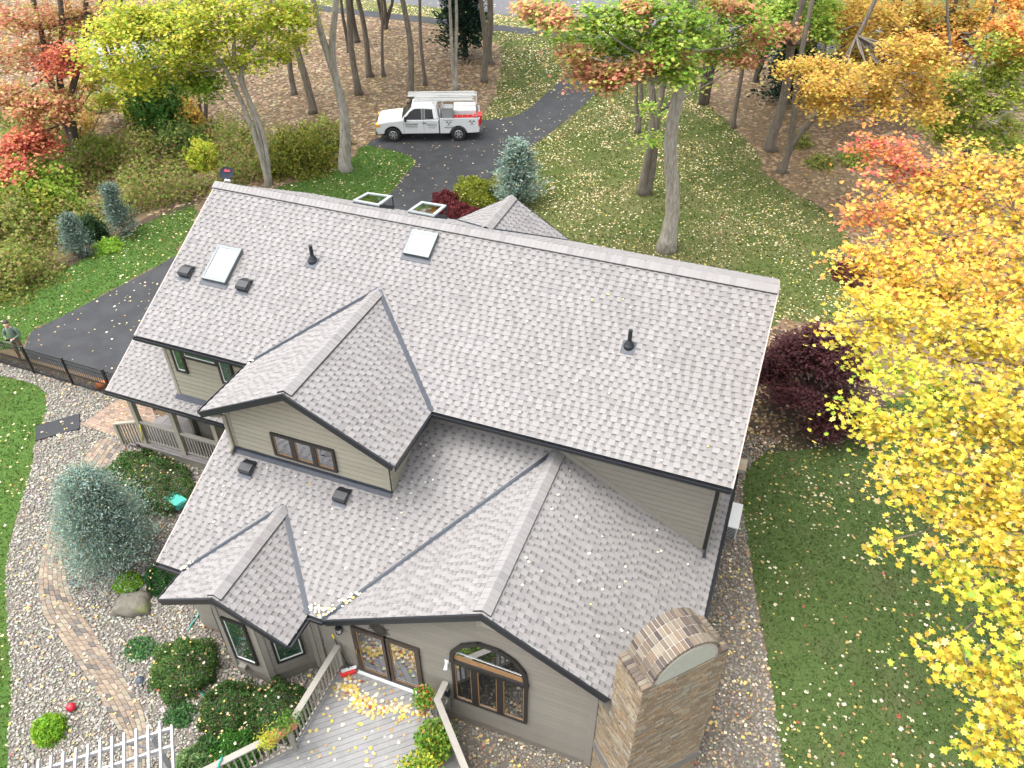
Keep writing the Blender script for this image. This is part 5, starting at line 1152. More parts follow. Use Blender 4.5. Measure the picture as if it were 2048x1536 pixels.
# wood edge shrubs and saplings
WB = 'shrubs along the wood edge'
for lb, px, py, r_, h, pal, n, lf in (
    ('yellow green bush left of the split grey trunk', 600, 335, 1.9, 2.2, [((.22, .24, .035), 4), ((.30, .29, .05), 3), ((.12, .16, .02), 3)], 6500, .13), ('olive bush behind the split grey trunk', 648, 292, 1.5, 1.5, OLIVE, 3500, .13),
    ('dark green leafy sapling at the centre of the left wood', 335, 262, 1.9, 4.6, DGRN, 5500, .2), ('soft green bush below the dark sapling', 368, 300, 1.6, 1.6, [((.10, .17, .04), 4), ((.17, .22, .06), 3)], 3000, .15),
    ('bright yellow sapling at the wood edge', 410, 332, .95, 1.5, YGP, 1300, .15), ('golden sapling up the slope behind the pale triple tree', 392, 268, .9, 2.2, ORY, 900, .17),
    ('leafy green bush under the coral maple', 60, 420, 2.4, 2.6, GRN, 6500, .17), ('yellow leaved sapling beside the small spruces', 92, 442, .7, 1.7, YGP, 900, .15),
    ('brownish green bush at the lower left wood edge', 20, 560, 2.0, 1.6, OLIVE, 6000, .12), ('olive bush above the lower left bush', 8, 470, 2.0, 2.0, OLIVE, 5000, .13), ('green bush near the coral maple trunks', 200, 320, 1.4, 1.3, OLIVE+GRN[:1], 2600, .15),
    ('yellow green sapling under the pale triple tree', 300, 225, 1.6, 3.4, YGP, 2200, .19), ('round dark green shrub between the small spruces', 186, 474, .66, 1.1, [((.03, .075, .03), 4), ((.055, .11, .045), 3)], 4000, .08), ('bright green mound in front of the small spruces', 218, 496, .65, .38, LIME[:2]+GRN[:2], 2600, .08),
    ('olive seedling patch under the forked trunk tree', 1640, 330, .8, .6, OLIVE, 700, .13), ('green seedling patch right of the forked trunk tree', 1710, 325, 1.0, .8, GRN+OLIVE, 800, .13), ('green sapling against the forked trunk base', 1600, 292, .6, 1.0, OLIVE, 500, .13)):
    shrub(lb, gp(px, py), r_, r_, h, pal, n, lf, HEXL, 'sapling' if 'sapling' in lb else 'bush', 'shrub', WB, lump=.22, shell=.35)
shrub('dark red shrub half hidden by orange maple leaves', gp(1705, 555), .9, .9, 1.0, BARB, 2600, .1, DIAM, 'shrub', 'shrub')
# undergrowth: low leaves on the left slope
poly = G2([(120, 330), (250, 275), (440, 250), (560, 290), (640, 330), (560, 352), (430, 392), (280, 428), (130, 505), (0, 545), (-80, 560), (-80, 250), (100, 200), (250, 190)]); a = np.array(poly); n = 105000
x = NR.uniform(a[:, 0].min(), a[:, 0].max(), n); y = NR.uniform(a[:, 1].min(), a[:, 1].max(), n); m_ = inside(poly, x, y); x, y = x[m_], y[m_]
den = np.sin(x*.9+1)*np.sin(y*.8)+.5*np.sin(x*2.1)*np.cos(y*1.7+2)+NR.normal(0, .35, len(x)); k = den > -.45; x, y = x[k], y[k]; n = len(x)
z = NR.random(n)**1.5*1.15*(.5+np.clip(den[k], 0, 1.2))
pp = np.c_[x, y, hgt_np(y)+z+.03]; col = pick(OLIVE+[((.30, .20, .11), 2.5), ((.17, .26, .05), 3.5), ((.30, .32, .08), 2.5), ((.38, .25, .14), 1.5)], n)
o = link('undergrowth', np_mesh('undergrowth', *leaves(pp, .15, col, HEXL, .35, .2), m_leaf)); tag(o, 'low brown and green undergrowth on the left wooded slope', 'undergrowth', kind='stuff')
# ------------------------------------------------------------------ white work truck
m_tpaint = mat('truck_white', (0.624, 0.632, 0.640), .25, nscale=2, namt=.05, coat=.4)
m_tdark = mat('truck_black', (.012, .012, .014), .5); m_tgrey = mat('bumper_grey', (.10, .105, .11), .5)
m_tyre = mat('tyre', (.018, .018, .019), .85, nscale=20, namt=.3); m_alloy = mat('alloy', (.55, .55, .55), .35, metal=.7)
m_alu = mat('aluminium', (0.496, 0.504, 0.512), .38, metal=.6, nscale=14, namt=.15); m_tglass = glassmat('car_glass', (.012, .014, .014), .10, top=.28)
m_red = mat('red_plastic', (.62, .035, .03), .4); m_amber = mat('amber', (.75, .36, .02), .3); m_ink = mat('lettering', (.03, .05, .045), .6)
m_fib = mat('fibreglass_white', (0.592, 0.592, 0.576), .5)
F_, R_ = gp(788, 283), gp(918, 281); hd = (F_-R_); WB = hd.length; hd.normalize(); lf = Vector((-hd.y, hd.x, 0)); org = R_-lf*.86; TR = math.atan2(hd.y, hd.x)
TRK = thing('pickup_truck', 'white pickup with rooftop ladders parked on the black drive', 'truck', org, TR)
def tp(name, mb, m_, par=None, bev=0, smooth=False):
    me = mb.mesh(name, m_)
    if bev:
        bm = bmesh.new(); bm.from_mesh(me); bmesh.ops.remove_doubles(bm, verts=bm.verts, dist=1e-4)
        ed = [e for e in bm.edges if len(e.link_faces) == 2 and e.calc_face_angle(0) > .5]; bmesh.ops.bevel(bm, geom=ed, offset=bev, segments=2, affect='EDGES', clamp_overlap=True); bm.to_mesh(me); bm.free()
        if 'Col' not in me.attributes: pass
    return link(name, me, par or TRK)
def text_mesh(txt, size, m_, al):
    cu = bpy.data.curves.new('lettering', 'FONT'); cu.body = txt; cu.size = size; cu.extrude = .002; cu.align_x = al; o = bpy.data.objects.new('lettering', cu); COL.objects.link(o)
    me = bpy.data.meshes.new_from_object(o.evaluated_get(bpy.context.evaluated_depsgraph_get())); bpy.data.objects.remove(o); me.materials.clear(); me.materials.append(m_); return me
AX = WB; HW = .97
def arch(cx, r_=.50, z=.42, zb=.48, n=10):
    t0 = math.asin((zb-z)/r_); return [(cx+r_*math.cos(t), z+r_*math.sin(t)) for t in [t0+(math.pi-2*t0)*k/n for k in range(n+1)]]
def ext(mb, prof, y0, y1): mb.prism([(x, y1, z) for x, z in prof][::-1] if False else [(x, y1, z) for x, z in prof], (0, 1, 0), y1-y0)
ca, cf = 1.08, AX+.93
prof = [(ca, .48), (ca, 1.26), (AX-.62, 1.27), (AX-.40, 1.25), (AX+.2, 1.20), (cf-.22, 1.12), (cf-.06, 1.02), (cf, .86), (cf, .55)]+arch(AX)[0:1]
prof = [(ca, .48), (ca, 1.26), (AX-.62, 1.27), (AX-.40, 1.25), (AX+.2, 1.20), (cf-.22, 1.12), (cf-.06, 1.02), (cf, .86), (cf-.02, .50)]+arch(AX)
mb = MB(); ext(mb, prof, -HW, HW); tp('body', mb, m_tpaint, bev=.035)
mb = MB(); b0, b1 = (ca+.02, AX-.50), (1.22, AX-1.18)   # cab glasshouse: bottom x range, top x range
yb, yt, zb_, zt_ = .93, .72, 1.262, 1.93
c8 = [(b0[0], -yb, zb_), (b0[1], -yb, zb_), (b0[1], yb, zb_), (b0[0], yb, zb_), (b1[0], -yt, zt_), (b1[1], -yt, zt_), (b1[1], yt, zt_), (b1[0], yt, zt_)]
for f in ((3, 2, 1, 0), (4, 5, 6, 7), (0, 1, 5, 4), (2, 3, 7, 6), (1, 2, 6, 5), (3, 0, 4, 7)): mb.face([c8[i] for i in f])
cab = tp('cab', mb, m_tpaint, bev=.06)
def onside(x, t, s=1, o=.012): y = yb+(yt-yb)*t; return Vector((x, s*(y+o), zb_+(zt_-zb_)*t+.004))
xs = lambda t: b0[1]+(b1[1]-b0[1])*t
for s in (1, -1):
    q = [onside(ca+.98, .04, s), onside(xs(.04)-.16, .04, s), onside(xs(.62)-.10, .62, s), onside(xs(.84)-.2, .84, s), onside(ca+.98, .86, s)]
    mb = MB(); mb.prism(q, (0, s*.93, .3), .01); tp('side_window', mb, m_tglass, cab)
    q = [onside(ca+.30, .08, s), onside(ca+.78, .06, s), onside(ca+.78, .84, s), onside(ca+.36, .80, s)]
    mb = MB(); mb.prism(q, (0, s*.93, .3), .01); tp('side_window', mb, m_tglass, cab)
    mb = MB(); mb.prism([onside(ca+.80, .04, s, .014), onside(ca+.96, .04, s, .014), onside(ca+.96, .86, s, .014), onside(ca+.80, .86, s, .014)], (0, s*.93, .3), .01); tp('pillar_trim', mb, m_tgrey, cab)
    mb = MB(); mb.tube([(AX-.78, s*.96, 1.30), (AX-.78, s*1.10, 1.34)], .02, 6); mb.box((AX-.84, min(s*1.08, s*1.24), 1.26), (AX-.72, max(s*1.08, s*1.24), 1.52)); tp('mirror', mb, m_tdark, bev=.02)
    mb = MB(); mb.box((ca+.72, min(s*.97, s*1.0), 1.08), (ca+.94, max(s*.97, s*1.0), 1.12)); tp('door_handle', mb, m_tdark)
    for xx in (ca+.86, AX-.66, ca+.01): mb = MB(); mb.box((xx, min(s*.9, s*.974), .56), (xx+.012, max(s*.9, s*.974), 1.25)); tp('door_seam', mb, m_tgrey)
    mb = MB(); mb.prism([(cf-.10, s*.62, .90), (cf-.10, s*.96, .90), (cf-.10, s*.96, 1.04), (cf-.10, s*.62, 1.04)][::1], (1, 0, 0), -.11); mb.box((cf-.26, min(s*.96, s*.985), .90), (cf-.04, max(s*.96, s*.985), 1.03)); tp('headlight', mb, m_amber)
    mb = MB(); bedp = [(-1.18, .52), (-1.20, 1.34), (ca-.04, 1.34), (ca-.04, .48)]+arch(0); ext(mb, bedp, s*HW-.06 if s > 0 else -HW, HW if s > 0 else -HW+.06); tp('bed_side', mb, m_tpaint, bev=.015)
    mb = MB(); mb.box((-1.22, min(s*.9, s*.985), .88), (-1.14, max(s*.9, s*.985), 1.26)); tp('tail_light', mb, m_red)
q = [Vector((xs(.06)+.012, -.80, zb_+.05)), Vector((xs(.06)+.012, .80, zb_+.05)), Vector((xs(.92)+.012, .62, zb_+.62)), Vector((xs(.92)+.012, -.62, zb_+.62))]
mb = MB(); mb.prism(q, (.7, 0, .7), .01); tp('windshield', mb, m_tglass, cab)
mb = MB(); mb.box((ca-.02, -HW+.06, .55), (-1.16, HW-.06, .80)) if False else mb.box((-1.16, -HW+.06, .55), (ca-.06, HW-.06, .80)); mb.box((ca-.12, -HW+.06, .8), (ca-.05, HW-.06, 1.33)); tp('bed_floor', mb, m_tgrey)
mb = MB(); mb.box((-1.22, -HW+.05, .62), (-1.16, HW-.05, 1.32)); tp('tailgate', mb, m_tpaint, bev=.015)
mb = MB(); mb.box((-1.36, -.95, .48), (-1.18, .95, .66)); tp('rear_bumper', mb, m_tgrey, bev=.02)
mb = MB(); mb.box((cf-.06, -.96, .42), (cf+.06, .96, .66)); tp('front_bumper', mb, m_tgrey, bev=.03)
mb = MB(); mb.box((cf-.06, -.60, .68), (cf+.015, .60, 1.0)); tp('grille', mb, m_tdark, bev=.02)
mb = MB(); mb.box((-.9, -.7, .30), (cf-.3, .7, .5)); tp('chassis', mb, m_tdark)
for x in (0, AX):
    for s in (1, -1):
        mb = MB(); n = 28; yy = s*.86
        pr_ = [(.24, -.12), (.36, -.125), (.405, -.09), (.41, 0), (.405, .09), (.36, .125), (.24, .12)]
        for (r1, y1), (r2, y2) in zip(pr_, pr_[1:]):
            for k in range(n):
                a, b = 2*math.pi*k/n, 2*math.pi*(k+1)/n; P = lambda r_, y, t: (x+r_*math.cos(t), yy+y, .42+r_*math.sin(t)); mb.face([P(r1, y1, a), P(r1, y1, b), P(r2, y2, b), P(r2, y2, a)])
        whl = tp('wheel', mb, m_tyre)
        mb = MB(); P = lambda r_, y, t: (x+r_*math.cos(t), yy+s*y, .42+r_*math.sin(t))
        for k in range(n):
            a, b = 2*math.pi*k/n, 2*math.pi*(k+1)/n; mb.face([P(.245, .09, a), P(.245, .09, b), P(.20, .11, b), P(.20, .11, a)]); mb.face([P(.245, .02, a), P(.245, .02, b), P(.0, .02, b), P(.0, .02, a)], mi=1)
        for k in range(6):
            t = k*math.pi/3; mb.face([P(.04, .09, t-.9), P(.205, .10, t-.20), P(.205, .10, t+.20), P(.04, .09, t+.9)])
        mb.face([P(.07, .10, k*math.pi/6) for k in range(12)]); link('rim', mb.mesh('rim', [m_alloy, m_tdark]), whl)
# rack, tool box, long box
mb = MB()
for x in (-1.05, .85):
    for s in (1, -1): mb.tube([(x, s*.93, 1.3), (x, s*.90, 2.10)], .03, 8)
    mb.tube([(x, -.95, 2.10), (x, .95, 2.10)], .03, 8)
for s in (1, -1): mb.tube([(-1.05, s*.9, 2.02), (.85, s*.9, 2.02)], .02, 6)
mb.tube([(ca+.3, -.7, 2.08), (ca+.3, .7, 2.08)], .025, 6); tp('ladder_rack', mb, m_alu)
mb = MB(); mb.box((.30, .30, 1.1), (.90, .92, 1.86)); tb = tp('tool_box', mb, m_alu, bev=.02); mb = MB(); mb.box((.28, .28, 1.86), (.92, .94, 1.90)); tp('lid', mb, m_alu, tb)
mb = MB(); mb.box((-1.0, -.85, .82), (.26, .48, 1.60)); tp('storage_box', mb, m_fib, bev=.03)
for txt, x, z, sz in (('Groover', AX-.72, .98, .21), ('MASONRY', ca-.30, .79, .115)):
    o = link('lettering', text_mesh(txt, sz, m_ink, 'LEFT'), TRK); o.rotation_euler = (R(90), 0, R(180)); o.location = (x, HW+.012, z)
mb = MB()                                            # small print too fine to read: rows of short strokes
for x0, x1, z, h in ((AX-.74, AX-1.40, .90, .03), (AX-.76, AX-1.36, .83, .016), (ca+.70, ca+.14, 1.02, .035), (ca+.70, ca+.14, .945, .035), (ca+.62, ca+.18, .85, .03), (ca+.50, ca+.28, .79, .02), (ca-.28, ca-.80, 1.20, .03)):
    x = x0
    while x > x1: l_ = rnd.uniform(.02, .05); mb.box((x-l_, HW+.004, z), (x, HW+.008, z+h)); x -= l_+rnd.uniform(.012, .03)
tp('small_print', mb, m_ink)
for x, z, s in ((ca-.55, 1.03, 1), (-.78, 1.06, 1.15)):  # crossed hammers
    mb = MB()
    for k in (1, -1):
        mb.beam((x-k*.08*s, HW+.008, z-.11*s), (x+k*.09*s, HW+.008, z+.10*s), .025*s, .004, up=(0, 1, 0)); mb.beam((x+k*.05*s, HW+.009, z+.13*s), (x+k*.15*s, HW+.009, z+.06*s), .04*s, .004, up=(0, 1, 0))
    mb.lathe([(.001, 0), (.001, .001)], 4, (x, HW+.008, z)); tp('emblem', mb, m_ink)
def W(x, y, z): return org+hd*x+lf*y+Vector((0, 0, z))
def ladder(label, p, q, wid, m_r, m_g, name='ladder', double=True):
    a, b = W(*p), W(*q); t = thing(name, label, 'ladder', a, 0, 'ladders on the truck'); d = (b-a).normalized(); r_ = d.cross(Vector((0, 0, 1))).normalized(); L = (b-a).length
    for s in (1, -1): mb = MB(); mb.beam(a+r_*s*wid/2, b+r_*s*wid/2, .035, .08); dp2(t, 'rail', mb, m_r, False)
    if double:
        for s in (1, -1): mb = MB(); mb.beam(a+r_*s*(wid/2-.05)+Vector((0, 0, .07))+d*.15, b+r_*s*(wid/2-.05)+Vector((0, 0, .07))-d*.05, .03, .07); dp2(t, 'rail', mb, m_r, False)
    for k in range(int(L/.3)):
        c = a+d*(.15+.3*k)-Vector((0, 0, .03)); mb = MB(); mb.tube([c-r_*wid/2, c+r_*wid/2], .018, 6); dp2(t, 'rung', mb, m_g, False)
ladder('long white extension ladder on the far side of the truck rack', (-1.1, -.45, 2.24), (2.85, -.45, 2.24), .42, m_fib, m_alu); ladder('shorter white extension ladder on the near side of the truck rack', (-.95, .35, 2.24), (2.45, .35, 2.24), .40, m_fib, m_alu)
ladder('red ladder lying in the truck bed', (-1.0, .76, 1.42), (.22, .76, 1.42), .20, m_red, m_fib, double=False)
mb = MB(); mb.box((-.22, -.3, 0), (.22, .3, .48)); me = mb.mesh('fuel_bin', m_red); t = thing('storage_bin', 'red plastic bin on the rear of the white truck', 'bin', W(-1.12, .45, .86), TR)
bm = bmesh.new(); bm.from_mesh(me); bmesh.ops.bevel(bm, geom=bm.edges[:], offset=.04, segments=2, affect='EDGES'); bm.to_mesh(me); bm.free(); link('bin_body', me, t)
mb = MB(); mb.box((-.24, -.32, .48), (.24, .32, .53)); link('lid', mb.mesh('lid', m_red), t)
mb = MB(); mb.tube([(.21, -.15, .3), (.26, -.1, .34), (.26, .1, .34), (.21, .15, .3)], .015, 6); link('handle', mb.mesh('handle', m_tdark), t)

# ------------------------------------------------------------------ person with a remote control
m_skin = mat('skin', (.50, .30, .22), .6); m_jack = mat('green_fleece', (.115, .165, .125), .95, nscale=40, namt=.2); m_pant = mat('brown_trousers', (.20, .135, .095), .9, nscale=30, namt=.2); m_hair = mat('dark_hair', (.035, .022, .016), .7); m_shoe = mat('dark_shoe', (.03, .025, .02), .7)
pb0 = Vector((-9.42, -1.97, hgt(-1.97))); FACE = R(-62)      # faces down and left of the picture
PER = thing('person', 'person in green fleece and brown trousers looking down at a controller', 'person', pb0, FACE)
def skin(name, nodes, edges, mats, par, assign=None, sub_=1, root=0):
    me = bpy.data.meshes.new(name); me.from_pydata([n[0] for n in nodes], edges, []); o = bpy.data.objects.new(name, me); COL.objects.link(o)
    sm = o.modifiers.new('skin', 'SKIN'); sv = me.skin_vertices[0].data
    for i, n in enumerate(nodes): sv[i].radius = (n[1], n[2] if len(n) > 2 else n[1])
    for i in range(len(nodes)): sv[i].use_root = (i == root)
    sm.use_smooth_shade = True; s2 = o.modifiers.new('sub', 'SUBSURF'); s2.levels = sub_; s2.render_levels = sub_
    ev = o.evaluated_get(bpy.context.evaluated_depsgraph_get()); m2 = bpy.data.meshes.new_from_object(ev); bpy.data.objects.remove(o); m2.name = name
    m2.materials.clear()
    for m_ in mats: m2.materials.append(m_)
    if assign:
        for p in m2.polygons: p.material_index = assign(p.center)
    p_ = link(name, m2, par); return p_
# local frame: +x is the way the person faces, z up
N_ = []; E_ = []
def nd(p, r_, r2=None, link_=None):
    N_.append((p, r_, r2 or r_)); i = len(N_)-1
    if link_ is not None: E_.append((link_, i))
    return i
pel = nd((0, 0, .95), .15, .13); waist = nd((.01, 0, 1.12), .15, .13, pel); chest = nd((0, 0, 1.32), .165, .145, waist); shl = nd((0, 0, 1.44), .12, .10, chest); nk = nd((.03, 0, 1.52), .055, .055, shl)
h1 = nd((.06, 0, 1.60), .075, .08, nk); h2 = nd((.075, 0, 1.68), .095, .085, h1); h3 = nd((.06, 0, 1.75), .08, .075, h2); nose = nd((.18, 0, 1.635), .016, .016, h2)
for s in (1, -1):
    ear = nd((.06, s*.088, 1.66), .018, .018, h2)
    a = nd((0, s*.19, 1.40), .075, .075, shl); e = nd((.02, s*.27, 1.14), .058, .058, a); w_ = nd((.27, s*.12, 1.13), .038, .034, e); pm = nd((.335, s*.085, 1.14), .036, .02, w_)
    for j, (dx_, dy_, l_) in enumerate(((.05, .03, .9), (.062, .012, 1), (.058, -.008, .95), (.045, -.026, .8))):
        k1 = nd((.335+dx_, s*(.085+dy_-.012), 1.15), .0095, .0095, pm); nd((.335+dx_+.012, s*(.06+dy_-.02), 1.125), .0085, .0085, k1)
    nd((.33, s*.04, 1.175), .0105, .0105, pm)
    hp_ = nd((0, s*.09, .90), .105, .105, pel); kn = nd((.02, s*.11, .49), .070, .070, hp_); an = nd((-.01, s*.115, .09), .048, .048, kn); nd((.10, s*.125, .035), .042, .04, an)
def asg(c):
    if c.z < .10: return 3
    if c.z < .90: return 1
    if c.z > 1.50: return 2
    if c.x > .255: return 2
    return 0
skin('body', N_, E_, [m_jack, m_pant, m_skin, m_shoe], PER, asg)
mb = MB(); bm = bmesh.new(); bmesh.ops.create_icosphere(bm, subdivisions=2, radius=1)
for v in bm.verts: v.co = Vector((v.co.x*.108+.035, v.co.y*.10, v.co.z*.085+1.735)); v.co.z = max(v.co.z, 1.70 if v.co.x > .06 else 1.61)
me = bpy.data.meshes.new('hair'); bm.to_mesh(me); bm.free(); me.materials.append(m_hair); link('hair', me, PER)
cw = pb0+Matrix.Rotation(FACE, 3, 'Z') @ Vector((.37, 0, 1.14)); t = thing('remote_controller', 'pale remote controller held by the person in green', 'controller', cw, FACE)
mb = MB(); mb.box((-.05, -.09, -.02), (.05, .09, .02)); link('case', mb.mesh('case', m_white), t); mb = MB(); mb.box((.04, -.08, .02), (.055, .08, .11)); link('phone', mb.mesh('phone', m_tdark), t)
for s in (1, -1): mb = MB(); mb.tube([(0, s*.06, .02), (0, s*.06, .045)], .008, 6); link('stick', mb.mesh('stick', m_tdark), t)

# ------------------------------------------------------------------ garden and house things
mb = MB(); c = gp(146, 1420); bm = bmesh.new(); bmesh.ops.create_uvsphere(bm, u_segments=24, v_segments=14, radius=.115); me = bpy.data.meshes.new('ball'); bm.to_mesh(me); bm.free(); me.materials.append(mat('red_ball', (.42, .012, .03), .35)); me.polygons.foreach_set('use_smooth', [True]*len(me.polygons))
t = thing('play_ball', 'red ball lying on the pebbles beside the lime plant', 'ball', c); o = link('ball_skin', me, t); o.location = (0, 0, .135)
mb = MB(); mb.lathe([(.012, .245), (.02, .252), (.001, .256)], 8, (0, 0, 0)); link('valve', mb.mesh('valve', m_red), t)
def boulder(label, c, rx, ry, h, seed, m_):
    bm = bmesh.new(); bmesh.ops.create_icosphere(bm, subdivisions=3, radius=1); rr_ = random.Random(seed); ph = [rr_.uniform(0, 6) for _ in range(8)]
    for v in bm.verts:
        n = v.co.normalized(); f = 1+.16*math.sin(n.x*3+ph[0])*math.sin(n.y*3+ph[1])+.09*math.sin(n.x*7+ph[2]+n.z*5)+.05*math.sin(n.y*11+ph[3]); v.co = Vector((math.copysign(abs(n.x)**.7, n.x)*rx*f, math.copysign(abs(n.y)**.7, n.y)*ry*f, math.copysign(abs(n.z)**.6, n.z)*h*f))
    me = bpy.data.meshes.new('boulder'); bm.to_mesh(me); bm.free(); me.materials.append(m_); me.polygons.foreach_set('use_smooth', [True]*len(me.polygons)); o = link('boulder', me); o.location = c; o.rotation_euler = (0, 0, .4); return tag(o, label, 'rock')
boulder('flat mossy grey boulder below the lime mound', gp(268, 1215)+Vector((0, 0, .1)), .52, .36, .24, 4, mat('mossy_stone', (.17, .155, .125), .95, nscale=8, namt=.4, bump=.7, bscale=18, n2scale=3.5, n2col=(.12, .14, .03), n2lo=.55, n2hi=.62))
boulder('low grey stone edging the brick path by the spruce', gp(185, 1155)+Vector((0, 0, .02)), .28, .14, .12, 9, mat('plain_stone', (.15, .14, .12), .95, nscale=8, namt=.4, bump=.7, bscale=18))
for lb, px, py in (('dark dish topped path light near the mossy boulder', 155, 1180), ('dark dish topped path light beside the largest boxwood', 288, 1375)):
    c = gp(px, py); t = thing('path_light', lb, 'lamp', c, 0, 'path lights'); mb = MB(); mb.tube([c, c+Vector((0, 0, .38))], .012, 6); dp2(t, 'stake', mb, m_tdark); mb = MB(); mb.lathe([(.12, .36), (.10, .40), (.03, .44), (.01, .45)], 14, c); dp2(t, 'shade', mb, mat('lamp_shade', (.05, .06, .08), .4))
# garden hose
m_hose = mat('teal_hose', (.03, .30, .25), .45)
for i, (lb, pts) in enumerate((('teal garden hose running from the bay wall to the boxwood', [(402, 1212), (398, 1232), (385, 1250), (378, 1262)]), ('teal hose piece between two boxwoods and the bright shrub', [(398, 1385), (418, 1402), (448, 1440), (456, 1462), (452, 1480), (462, 1510)]))):
    mb = MB(); mb.tube([Vector(p) for p in smooth3([gp(*p)+Vector((0, 0, .06)) for p in pts], 5)], .016, 7); o = mb.build('garden_hose', m_hose, None, True); tag(o, lb, 'hose')
p0, p1, p2 = at_z(443, 1516, 1.815), at_z(437, 1530, 1.815), at_z(446, 1512, 1.4)
mb = MB(); mb.tube(smooth3([p2, p0, p0.lerp(p1, .5), p1, p1-Vector((0, .1, .3))], 4), .02, 7); tag(mb.build('garden_hose', m_hose, None, True), 'teal hose looped over the deck rail cap', 'hose')
# teal bin, pot, brooms
c = gp(357, 1014); t = thing('garden_cart', 'teal plastic garden cart beside the hedge', 'cart', c, R(-15)); mb = MB(); m_teal = mat('teal_plastic', (.06, .36, .30), .45)
mb.prism([(-.28, -.2, .42), (.28, -.2, .42), (.28, .2, .36), (-.28, .2, .36)], (0, 0, 1), .04); mb.prism([(-.24, -.17, .38), (.24, -.17, .38), (.24, .17, .32), (-.24, .17, .32)], (0, 0, 1), .24); link('tub', mb.mesh('tub', m_teal), t)
for s in (1, -1): mb = MB(); mb.tube([(-.1, s*.2, .09), (-.1, s*.24, .09)], .09, 12); link('wheel', mb.mesh('wheel', m_tdark), t)
mb = MB(); mb.tube([(.26, -.15, .38), (.45, -.12, .5), (.45, .12, .5), (.26, .15, .36)], .014, 6); link('handle', mb.mesh('handle', m_teal), t)
c = gp(297, 908); t = thing('plant_pot', 'empty black plastic pot at the porch corner', 'pot', c); mb = MB(); mb.lathe([(.12, .0), (.16, .22), (.18, .24), (.165, .24), (.13, .04), (.01, .04)], 16); link('pot_wall', mb.mesh('pot_wall', m_tdark), t); mb = MB(); mb.lathe([(.13, .05), (.02, .08)], 12); link('leaf_fill', mb.mesh('leaf_fill', m_litter), t)
a, b = at_z(291, 897, .92), at_y(280, 850, -4.50); t = thing('broom', 'yellow handled broom leaning on the porch post', 'broom', a); mb = MB(); mb.tube([a+Vector((0, 0, .25)), b], .016, 7); dp2(t, 'handle', mb, mat('yellow_handle', (.62, .55, .06), .5)); mb = MB(); mb.prism([a+Vector((-.13, -.03, .0)), a+Vector((.13, -.03, .0)), a+Vector((.05, 0, .28)), a+Vector((-.05, 0, .28))], (0, -1, .1), .05); dp2(t, 'bristles', mb, mat('bristle', (.20, .10, .04), .9), False)
a = Vector((8.50, -9.02, .85)); b = Vector((8.12, -8.90, 2.08)); t = thing('push_broom', 'red push broom leaning by the sliding door', 'broom', a); mb = MB(); mb.tube([a+Vector((0, 0, .1)), b.lerp(a, .12)], .014, 7); dp2(t, 'handle', mb, m_tdark); mb = MB(); mb.tube([b.lerp(a, .12), b], .018, 7); dp2(t, 'grip', mb, mat('yellow_grip', (.75, .60, .03), .5))
dd = Vector((.75, .66, 0)).normalized(); mb = MB(); mb.beam(a-dd*.19+Vector((0, -.08, .02)), a+dd*.19+Vector((0, -.08, .02)), .12, .1, off=.06); dp2(t, 'bristles', mb, m_red, False); mb = MB(); mb.beam(a-dd*.19+Vector((0, -.02, .12)), a+dd*.19+Vector((0, -.02, .12)), .08, .03); dp2(t, 'block', mb, m_white, False)
# sun ornament
c = Vector((9.50, YG-.06, 3.02)); t = thing('sun_ornament', 'dark metal sun face ornament above the sliding door', 'ornament', c); m_iron = mat('dark_iron', (.05, .048, .045), .5, metal=.5)
mb = MB(); mb.prism([(.15*math.cos(k*math.pi/12), 0, .15*math.sin(k*math.pi/12)) for k in range(24)], (0, -1, 0), .03); link('sun_face', mb.mesh('sun_face', m_iron), t)
for k in range(20):
    a = 2*math.pi*k/20; r_ = .31 if k % 2 else .26; mb = MB(); mb.prism([(.15*math.cos(a-.13), -.005, .15*math.sin(a-.13)), (r_*math.cos(a+.05), -.005, r_*math.sin(a+.05)), (.15*math.cos(a+.13), -.005, .15*math.sin(a+.13))], (0, -1, 0), .012); link('sun_ray', mb.mesh('sun_ray', m_iron), t)
for x in (-.05, .05): mb = MB(); mb.prism([(x+.018*math.cos(k), -.004, .04+.018*math.sin(k)) for k in (0, 1.05, 2.1, 3.14, 4.2, 5.2)], (0, -1, 0), .012); link('eye', mb.mesh('eye', m_tdark), t)
# satellite dish
c = at_y(452, 346, .40); t = thing('satellite_dish', 'grey satellite dish on the far side of the ridge', 'dish', Vector((c.x, c.y, zm(.4)))); m_dish = mat('dish_grey', (.022, .027, .036), .9, spec=.1)
axis = Vector((.10, -.72, .68)).normalized(); u_ = axis.cross(Vector((0, 0, 1))).normalized(); v_ = u_.cross(axis); mb = MB(); prev = None
for rr_ in (0, .07, .13, .19, .235):
    ring = [c+u_*rr_*1.0*math.cos(k*math.pi/12)+v_*rr_*.86*math.sin(k*math.pi/12)+axis*(rr_*rr_*.9-.07) for k in range(24)]
    if prev:
        for k in range(24): mb.face([prev[k], prev[(k+1) % 24], ring[(k+1) % 24], ring[k]]); mb.face([prev[k]-axis*.012, ring[k]-axis*.012, ring[(k+1) % 24]-axis*.012, prev[(k+1) % 24]-axis*.012])
    prev = ring
dp2(t, 'reflector', mb, m_dish); mb = MB(); mb.tube([c-axis*.08, c-axis*.12-Vector((0, 0, .1)), Vector((c.x+.03, c.y+.05, zm(.45)-.02))], .02, 7); dp2(t, 'mast', mb, m_alu)
mb = MB(); e = c-v_*.26-u_*.18+axis*.18; mb.tube([c-v_*.24, c-v_*.30+axis*.05, e], .012, 6); dp2(t, 'feed_arm', mb, m_alu)
for k in (-1, 1): mb = MB(); mb.tube([e+u_*k*.045, e+u_*k*.045-axis*.09], .035, 8); dp2(t, 'receiver', mb, m_white)
